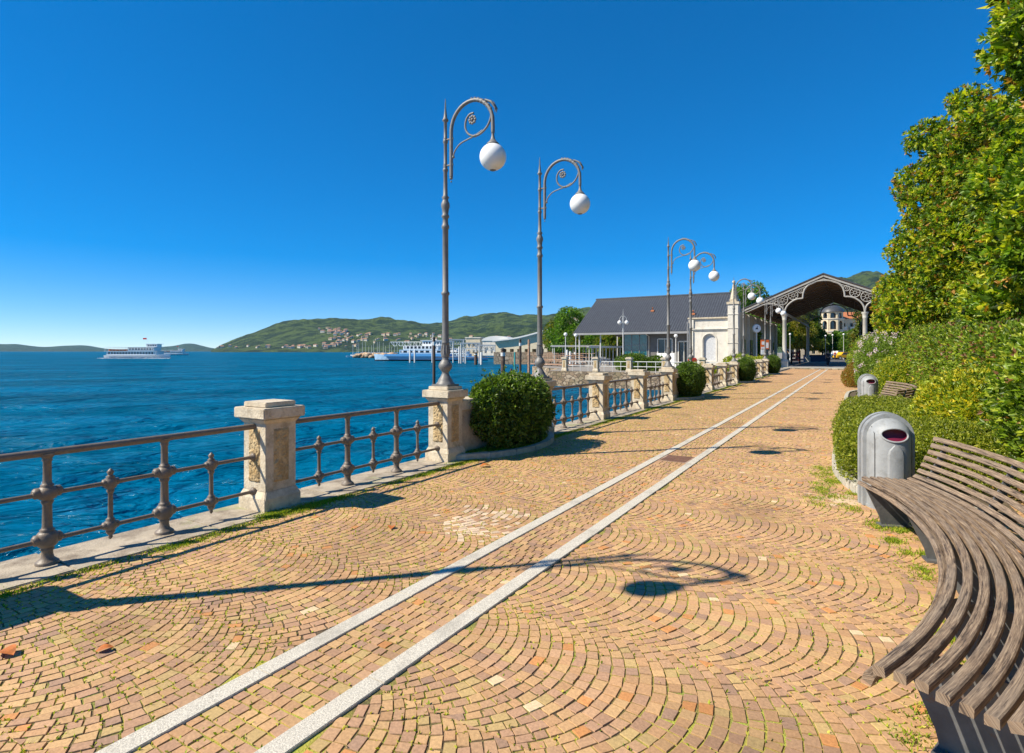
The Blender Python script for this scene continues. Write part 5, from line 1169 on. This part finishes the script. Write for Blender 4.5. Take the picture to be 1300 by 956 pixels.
def ferry(px, d, L, lab, rz, style='white', name='passenger_ferry'):
    p = at(px, d, WZ); root = empty(name, p, rz, lab, 'ferry'); B = L*.24; s = L/24
    hullmesh(L, B, -.3, 1.25*s, .7*s).build('hull', M['shipwhite'] if style == 'white' else M['shiplight'], root)
    o = hullmesh(L*1.002, B*1.01, -.32, .32*s, 0).build('waterline_stripe', M['shipdark'], root)
    def deck(x0, x1, w, z0, z1, nm, m, win=True, wh=.42, pitch=1.1):
        mb = MB(); mb.box(x0, x1, -w/2, w/2, z0, z1); dk = mb.build(nm, m, root, bevel=.05*s)
        if win:
            zc = z0+(z1-z0)*.56; mb = MB(); mb.box(x0+.4*s, x1-.4*s, -w/2-.03, w/2+.03, zc-wh*s*.8, zc+wh*s*.8)
            mb.build('window_band', band_mat(pitch*s), dk)
        return dk
    if style == 'white':
        deck(-.44*L, .34*L, B*.9, 1.26*s, 2.75*s, 'lower_cabin', M['shipwhite'])
        mb = MB(); mb.box(-.475*L, .37*L, -B/2, B/2, 2.76*s, 2.88*s); mb.build('upper_deck', M['shipwhite'], root)
        deck(-.12*L, .30*L, B*.7, 2.885*s, 4.25*s, 'upper_cabin', M['shipwhite'])
        mb = MB(); mb.box(-.46*L, .33*L, -B*.46, B*.46, 4.26*s, 4.36*s); mb.build('sun_roof', M['shipwhite'], root)
        mb = MB()
        for k in range(14):
            x = -.46*L+k*.026*L*2.2
            for sd in (-1, 1): mb.tube([(x, sd*B*.46, 2.88*s), (x, sd*B*.46, 4.26*s)], .04*s, 5)
        for sd in (-1, 1): mb.tube([(-.47*L, sd*B*.48, 3.7*s), (.3*L, sd*B*.48, 3.7*s)], .04*s, 5)
        mb.build('deck_posts', M['shipwhite'], root, fix=False)
        # awnings and seated-passenger clutter read as a row of dark blocks on deck
        mb = MB()
        for k in range(11): x = -.43*L+k*.032*L; mb.box(x, x+.02*L, -B*.3, B*.3, 2.89*s, 3.5*s)
        mb.build('deck_seats', M['orange'], root)
        deck(.16*L, .335*L, B*.5, 4.37*s, 5.5*s, 'wheelhouse', M['shipwhite'], True, .3, .9)
        mb = MB(); mb.box(.13*L, .36*L, -B*.3, B*.3, 5.51*s, 5.62*s); mb.build('wheelhouse_roof', M['shipwhite'], root)
        mb = MB(); mb.tube([(.15*L, 0, 4.3*s), (.13*L, 0, 8.2*s)], [.07*s, .03*s], 6); mb.tube([(.15*L, -.8*s, 7*s), (.14*L, .8*s, 7*s)], .03*s, 5); mast = mb.build('mast', M['shipwhite'], root, fix=False)
        mb = MB(); mb.box(.07*L, .128*L, -.01, .01, 7.3*s, 7.9*s); mb.build('flag', M['red'], mast)
    else:
        mb = MB(); mb.box(-.40*L, .34*L, -B*.51, B*.51, 1.26*s, 1.9*s); mb.build('bulwark', M['shipblue'], root, bevel=.04)
        deck(-.36*L, .16*L, B*.92, 1.905*s, 3.1*s, 'car_deck_house', M['shiplight'], True, .34, 1.6)
        deck(-.30*L, .12*L, B*.8, 3.105*s, 4.2*s, 'passenger_cabin', M['shipwhite'])
        deck(-.34*L, -.10*L, B*.55, 4.205*s, 5.6*s, 'wheelhouse', M['shipwhite'], True, .36, .8)
        mb = MB(); mb.box(-.36*L, -.08*L, -B*.32, B*.32, 5.61*s, 5.75*s); mb.build('wheelhouse_roof', M['shipwhite'], root)
        mb = MB()
        for k in range(12): x = -.08*L+k*.036*L; mb.tube([(x, -B*.45, 4.2*s), (x+.036*L, -B*.45, 5.3*s if k % 2 else 4.2*s)], .05*s, 5); mb.tube([(x, -B*.45, 4.2*s), (x, -B*.45, 5.3*s)], .05*s, 5)
        mb.tube([(-.08*L, -B*.45, 5.3*s), (.36*L, -B*.45, 5.3*s)], .07*s, 5); mb.build('deck_gallery', M['shipwhite'], root, fix=False)
        mb = MB(); mb.tube([(-.2*L, 0, 5.7*s), (-.2*L, 0, 7.8*s)], [.08*s, .03*s], 6); mb.build('mast', M['shipwhite'], root, fix=False)
def side(px): return TH-math.atan((px-650)/FPX)   # heading square to the line of sight
ferry(176, 236, 26, 'white two-deck passenger ferry crossing the lake at the left', side(174)-R_(34))
ferry(222, 460, 22, 'smaller white ferry partly behind the bow of the bigger one', side(222)-R_(30))
ferry(528, 178, 27, 'light blue and white car ferry moored behind the nearest lamp post', side(528)+math.pi-R_(20), 'blue', 'car_ferry')
ferry(587, 188, 17, 'second docked blue and white ferry with gallery railings, partly hidden', side(587)-.3, 'blue', 'car_ferry')
def gantry(px, d, w, h, lab):
    root = empty('boarding_gantry', at(px, d, WZ), side(px), lab, 'gantry', 'white boarding gantries in the harbour')
    mb = MB()
    for x in (-w/2, w/2): mb.tube([(x, 0, -1), (x, 0, h)], .16, 8); mb.tube([(x, 2.2, -1), (x, 2.2, h)], .16, 8)
    mb.build('post', M['whitemetal'], root, fix=False)
    mb = MB(); mb.bar((-w/2-.3, 0, h), (w/2+.3, 0, h), .25, .3); mb.bar((-w/2-.3, 2.2, h), (w/2+.3, 2.2, h), .25, .3)
    k = 6
    for i in range(k): x = -w/2+w*i/k; mb.tube([(x, 0, h-1.3), (x+w/k, 0, h)], .06, 5); mb.tube([(x, 0, h), (x+w/k, 0, h-1.3)], .06, 5)
    mb.bar((-w/2, 0, h-1.3), (w/2, 0, h-1.3), .15, .15); mb.build('lattice', M['whitemetal'], root, fix=False)
    mb = MB(); mb.box(-w/2, w/2, 0, 2.2, 1.35, 1.5); mb.build('deck', M['rustpost'], root)
gantry(562, 150, 5.5, 5.6, 'white lattice boarding gantry right of the nearest lamp post')
gantry(578, 156, 4.5, 6.2, 'taller white lattice gantry in the middle of the harbour berths')
gantry(597, 140, 4.5, 5.0, 'white lattice gantry nearest to the beige block')
gantry(616, 150, 5.0, 4.6, 'low white gantry in front of the vaulted building')
# wake
mb = MB(); a = at(174, 232)
def foam(px0, px1, d, lab):
    a = at(px0, d); b = at(px1, d); P = []
    n = 2600; t = rng.random(n); q = np.stack([a.x+(b.x-a.x)*t+rng.normal(size=n)*.15, a.y+(b.y-a.y)*t+rng.normal(size=n)*.7, np.full(n, WZ+.05)+rng.random(n)*.12], 1)
    V, F, c = leaf_arrays(q, np.column_stack([rng.normal(size=n), rng.normal(size=n), rng.normal(size=n)*.15]), np.full(n, .45), np.full(n, .3), palette(n, [(.8, .85, .88)], [1]))
    return tag(npmesh('wake_foam', V, F, attr_mat('foam_'+str(px0), .8), c), lab, 'foam', kind='stuff')
foam(128, 212, 233, 'white wake foam along the hull of the big ferry')
# breakwater and sail boats
a = at(455, 262); b = at(500, 240)
mb = MB()
for k in range(90):
    t = k/89; p = a.lerp(b, t); mb.sphere((p.x+random.uniform(-2, 2), p.y+random.uniform(-2, 2), WZ+random.uniform(.2, 1.5)), random.uniform(.9, 1.6), 7, 5, (1.2, 1.1, .8))
tag(mb.build('breakwater', M['quaypale'], fix=False), kind='structure')
sb0 = None
for i in range(16):
    px = 449+i*3.7+random.uniform(-1, 1); d = random.uniform(285, 330)
    if sb0 is None:
        sb0 = empty('sailing_boat'); hullmesh(7, 2.2, -.2, .9, .3, 10).build('hull', M['shipwhite'], sb0)
        mb = MB(); mb.tube([(0, 0, .8), (0, 0, 9.2)], [.10, .06], 6); mb.tube([(0, 0, 1.8), (-2.8, 0, 1.9)], .06, 5); mb.build('mast', M['whitemetal'], sb0, fix=False); o = sb0
    else: o = copy_tree(sb0)
    o.location = at(px, d, WZ); o.rotation_euler.z = random.uniform(0, 6.28); o.scale = (1, 1, random.uniform(.6, 1.0))
    tag(o, 'small moored sailing boat with bare mast behind the breakwater', 'sailing boat', 'sailing boats moored behind the breakwater')
# modern hall with curved roof on the far quay ------------------------
hp = at(666, 215); hall = empty('harbour_hall', (hp.x, hp.y, .1), side(666)-R_(20), 'white modern hall with swooping curved roof behind the harbour wall', 'building')
mb = MB(); W_ = 215/FPX
out = [(-12, 0), (12.5, 0), (12.5, zat(420, 215)), (8, zat(422, 215)), (2, zat(427, 215)), (-4, zat(431, 215)), (-12, zat(434, 215))]
mb.wall(out, [rect(-9+3*k, -7.4+3*k, .5, 2.6) for k in range(7)], 0, 9); mb.build('wall', M['plaster2'], hall, fix=False)
mb = MB(); mb.tube([(x, -.2, z+.1) for x, z in ((-12.5, zat(434, 215)), (-4, zat(431, 215)), (2, zat(427, 215)), (8, zat(422, 215)), (13.5, zat(419, 215)))], .35, 8)
n = 14; P = [Vector((x, 0, z)) for x, z in ((-12.6, zat(433.8, 215)), (-4, zat(430.8, 215)), (2, zat(426.8, 215)), (8, zat(421.8, 215)), (13.6, zat(418.5, 215)))]; P = spline(P, 4)
for p, q in zip(P[:-1], P[1:]): mb.add([(p.x, -1.5, p.z), (q.x, -1.5, q.z), (q.x, 10, q.z), (p.x, 10, p.z), (p.x, -1.5, p.z+.5), (q.x, -1.5, q.z+.5), (q.x, 10, q.z+.5), (p.x, 10, p.z+.5)], [(0,3,2,1),(4,5,6,7),(0,1,5,4),(2,3,7,6)])
mb.build('roof', M['whitemetal'], hall, fix=False)
hp = at(629, 225); h2 = empty('harbour_building', (hp.x, hp.y, .1), side(629)-R_(20), 'pale block with low vaulted roof left of the swooping hall', 'building')
mb = MB(); mb.wall(rect(-5.5, 6, 0, zat(433, 225)), [rect(-4.6+2.6*k, -3+2.6*k, 1, 3.2) for k in range(4)], 0, .4); mb.box(-5.5, 6, .5, 8, 0, zat(433, 225)); mb.build('wall', M['plaster'], h2, fix=False)
mb = MB(); zt = zat(433, 225); mb.wall([(-5.8, zt+.01), (6.3, zt+.01)]+[(.25+6.0*math.cos(a), zt+.02+1.9*math.sin(a)) for a in np.linspace(.05, math.pi-.05, 12)], [], -.3, 8.5); mb.build('roof', M['whitemetal'], h2)
hp = at(600, 235); h3 = empty('harbour_building', (hp.x, hp.y, .1), side(600)-R_(20), 'beige flat-roofed block at the far end of the harbour berths', 'building')
mb = MB(); mb.wall(rect(-3, 3.2, -1.3, zat(429.5, 235)), [rect(-2+2*k, -1+2*k, z, z+1.3) for k in range(3) for z in (1, 3.6)], 0, .4); mb.box(-3, 3.2, .5, 7, -1.3, zat(429.5, 235)); mb.build('wall', M['plaster2'], h3, fix=False)
mb = MB(); mb.box(-3.3, 3.5, -.3, 7.3, zat(429.5, 235)+.005, zat(429.5, 235)+.35); mb.build('parapet', M['plaster'], h3)
hp = at(740, 150); h4 = empty('small_house', (hp.x, hp.y, .1), side(740), 'small house with bright orange tiled roof seen under the station eave', 'house')
mb = MB(); mb.box(-2.4, 2.4, 0, 5, 0, 2.9); mb.build('wall', M['plaster'], h4)
mb = MB(); mb.add([(-2.9, -.5, 2.9), (2.9, -.5, 2.9), (2.9, 5.5, 2.9), (-2.9, 5.5, 2.9), (-1.6, 2.5, 4.6), (1.6, 2.5, 4.6)], [(0,1,5,4),(1,2,5),(2,3,4,5),(3,0,4),(3,2,1,0)]); mb.build('roof', M['terracotta'], h4)
# ================================================================== HILLS
def hill_mat(name, c1, c2):
    m = mat(name, c1, .95, scale=.016, col2=c2, detail=15, contrast=(.44, .56), bump=0)
    t = m.node_tree; b = t.nodes['Principled BSDF']
    tc = t.nodes.new('ShaderNodeTexCoord'); n = t.nodes.new('ShaderNodeTexNoise'); n.inputs['Scale'].default_value = .035; n.inputs['Detail'].default_value = 10; n.inputs['Roughness'].default_value = .75
    t.links.new(tc.outputs['Object'], n.inputs['Vector']); bp = t.nodes.new('ShaderNodeBump'); bp.inputs['Strength'].default_value = 1; bp.inputs['Distance'].default_value = 60
    t.links.new(n.outputs['Fac'], bp.inputs['Height']); t.links.new(bp.outputs[0], b.inputs['Normal'])
    return m
HS = {}
def hills(name, line, D, depth, m, rough=.08):
    """terrain whose crest stands at distance D and whose foot is nearer the viewer by depth"""
    xs = np.linspace(line[0][0], line[-1][0], 260); hy = np.interp(xs, [l[0] for l in line], [l[1] for l in line])
    k = np.ones(9)/9; hy = np.convolve(np.pad(hy, 4, 'edge'), k, 'valid')
    nj = 46; V = []
    for i, (px, py) in enumerate(zip(xs, hy)):
        for j in range(nj):
            t = j/(nj-1)*1.6; d = D-depth+depth*t; H = zat(py, D)-WZ
            p = at(px, d)
            prof = math.sin(min(t, 1)*math.pi/2)**1.25 if t <= 1 else 1-.6*(t-1)**1.3
            nz = mnoise.fractal(Vector((p.x/D*9, p.y/D*9, 3)), 1.0, 2.0, 6)
            z = max(H, 0)*prof*(1+nz*rough*5*(1-abs(min(t, 1)-.5)*1.4 if t < 1 else .3))
            if t < .02: z = -3
            V.append((p.x, p.y, WZ+z))
    i = np.arange(len(xs)-1)[:, None]*nj; j = np.arange(nj-1)[None, :]
    F = np.stack([i+j, i+nj+j, i+nj+j+1, i+j+1], -1).reshape(-1, 4)
    o = npmesh(name, np.array(V), F, m, smooth=True); tag(o, kind='structure'); return (xs, hy, D, depth)
HM = hill_mat('wooded_hill', (.018, .055, .020), (.11, .175, .04)); HM2 = hill_mat('far_hill', (.03, .075, .05), (.06, .12, .07))
hillA = hills('hills', [(268, 446), (275, 441), (300, 431), (330, 421), (360, 412), (378, 408), (400, 407), (430, 404.5), (445, 408), (470, 410), (490, 407), (505, 409), (520, 408.5), (545, 412), (565, 409), (590, 404.5), (605, 407), (620, 404), (650, 404), (680, 403), (705, 406), (722, 404)], 3400, 1500, HM)
hillB = hills('hills', [(640, 410), (690, 402), (722, 400), (735, 394), (745, 391), (762, 393), (800, 388), (850, 392), (900, 400)], 2600, 1100, HM)
hills('hills', [(-300, 436), (-100, 432), (0, 437), (20, 436.5), (45, 440), (60, 441), (75, 439.5), (110, 439), (130, 442.5), (150, 444), (175, 443), (200, 441), (225, 439), (240, 434.5), (255, 439), (272, 443), (300, 444)], 9000, 2500, HM2)
hills('hills', [(960, 410), (1000, 396), (1040, 374), (1062, 361), (1090, 357), (1110, 357), (1130, 361), (1200, 358), (1300, 350)], 2800, 1500, HM)
# houses on the hillsides
tr_ = mat('hill_roof', (.36, .20, .13), .8, noise=.2)
hcol = [(M['plaster'], tr_), (M['plaster2'], tr_)]
hm = []
for a, b in hcol:
    mb = MB(); mb.box(-7, 7, -5, 5, -6, 7); mb.cur = 1
    mb.add([(-8, -6, 7), (8, -6, 7), (8, 6, 7), (-8, 6, 7), (-4, 0, 10.5), (4, 0, 10.5)], [(0,1,5,4),(1,2,5),(2,3,4,5),(3,0,4),(3,2,1,0)])
    me_o = mb.build('hillside_house', [a, b]); hm.append(me_o)
dg = bpy.context.evaluated_depsgraph_get()
dg.update()
clusters = [(400, 440, 417, 424, 30, 'in the upper village strip on the left hill'), (418, 470, 424, 434, 28, 'in the middle terraces of the left hill'), (410, 455, 434, 442, 18, 'near the lake shore of the left hill'), (320, 420, 440, 443, 22, 'on the lake shore at the foot of the hill'), (470, 560, 424, 436, 36, 'scattered in the woods above the harbour'), (560, 650, 428, 436, 16, 'on the slope behind the harbour buildings'), (700, 735, 398, 408, 8, 'high on the hill beside the station roof'), (275, 320, 440, 443, 7, 'at the far left tip of the wooded hill')]
used = [False, False]
for (x0, x1, y0, y1, n, where) in clusters:
    for k in range(n):
        px, py = random.uniform(x0, x1), random.uniform(y0, y1)
        d0 = at(px, 1.0); dv = Vector((d0.x, d0.y, (HOR-py)/FPX)).normalized()
        hit, loc, *_ = scene.ray_cast(dg, Vector((0, 0, EYE))+dv*1200, dv, distance=8000)
        if not hit: continue
        q = k % 2; src = hm[q]
        o = src if not used[q] else src.copy()
        if used[q]: COL.objects.link(o)
        used[q] = True
        o.location = loc+Vector((0, 0, 2)); o.rotation_euler = (0, 0, random.uniform(-.5, .5)+TH); s = random.uniform(.5, 1.05); o.scale = (s*random.uniform(.8, 1.3), s, s*.8)
        tag(o, 'tiny %s red-roofed house %s' % (('white', 'cream')[q], where), 'house', '%s hillside houses %s' % (('white', 'cream')[q], where))
# ================================================================== SMALL THINGS ON THE PAVING
def g_at(px, py): return at(px, FPX*EYE/(py-HOR))
def dry_leaf(px, py, s, rz, lab):
    p = g_at(px, py); n = 10; vs = []; 
    for i in range(n+1):
        t = i/n; w = .42*math.sin(math.pi*t)**.8*(1-.3*t)+.01; z = .16*math.sin(t*3)+.05
        vs += [((t-.5), -w, z+.16*w), ((t-.5), 0, z-.03), ((t-.5), w, z+.2*w)]
    fs = [(i*3+k, i*3+k+1, i*3+k+4, i*3+k+3) for i in range(n) for k in (0, 1)]
    mb = MB(); mb.add([(x*s, y*s, z*s) for x, y, z in vs], fs, True); o = mb.build('dry_leaf', M['leafdry'], None, (p.x, p.y, .006), fix=False); o.rotation_euler.z = rz
    tag(o, lab, 'leaf', 'dry leaves on the paving')
dry_leaf(8, 832, .13, .2, 'large orange dry leaf at the left edge of the paving')
dry_leaf(133, 827, .09, 1.2, 'small orange dry leaf right of the larger one in the left foreground')
dry_leaf(616, 593, .16, .8, 'brown dry leaf beside the curved kerb near the nearest lamp')
dry_leaf(497, 671, .10, 2.2, 'dry leaf between the railing shadow and the pale stone patch')
p = g_at(862, 583)
dc = empty('drain_cover', (SLX/2+SRX/2, p.y, 0), 0, 'rusty brown drain cover set between the two granite strips', 'drain cover')
mb = MB(); mb.box(-.24, .24, -.3, .3, -.02, .005); mb.build('frame', M['rustpost'], dc)
mb = MB()
for k in range(9): mb.box(-.2, .2, -.26+.06*k, -.225+.06*k, .0055, .010)
mb.build('grate', mat('rust_grate', (.16, .08, .05), .8), dc)
# ================================================================== AIR
mb = MB(); mb.box(-9800, 9900, -2500, 12400, -4.5, 900)
hz = mb.build('haze', []); hm_ = bpy.data.materials.new('haze_air'); hm_.use_nodes = True; t = hm_.node_tree; t.nodes.clear()
v = t.nodes.new('ShaderNodeVolumePrincipled'); v.inputs['Color'].default_value = (.36, .68, 1, 1); v.inputs['Density'].default_value = .000018
oo = t.nodes.new('ShaderNodeOutputMaterial'); t.links.new(v.outputs[0], oo.inputs['Volume']); hz.data.materials.append(hm_); tag(hz, kind='stuff')
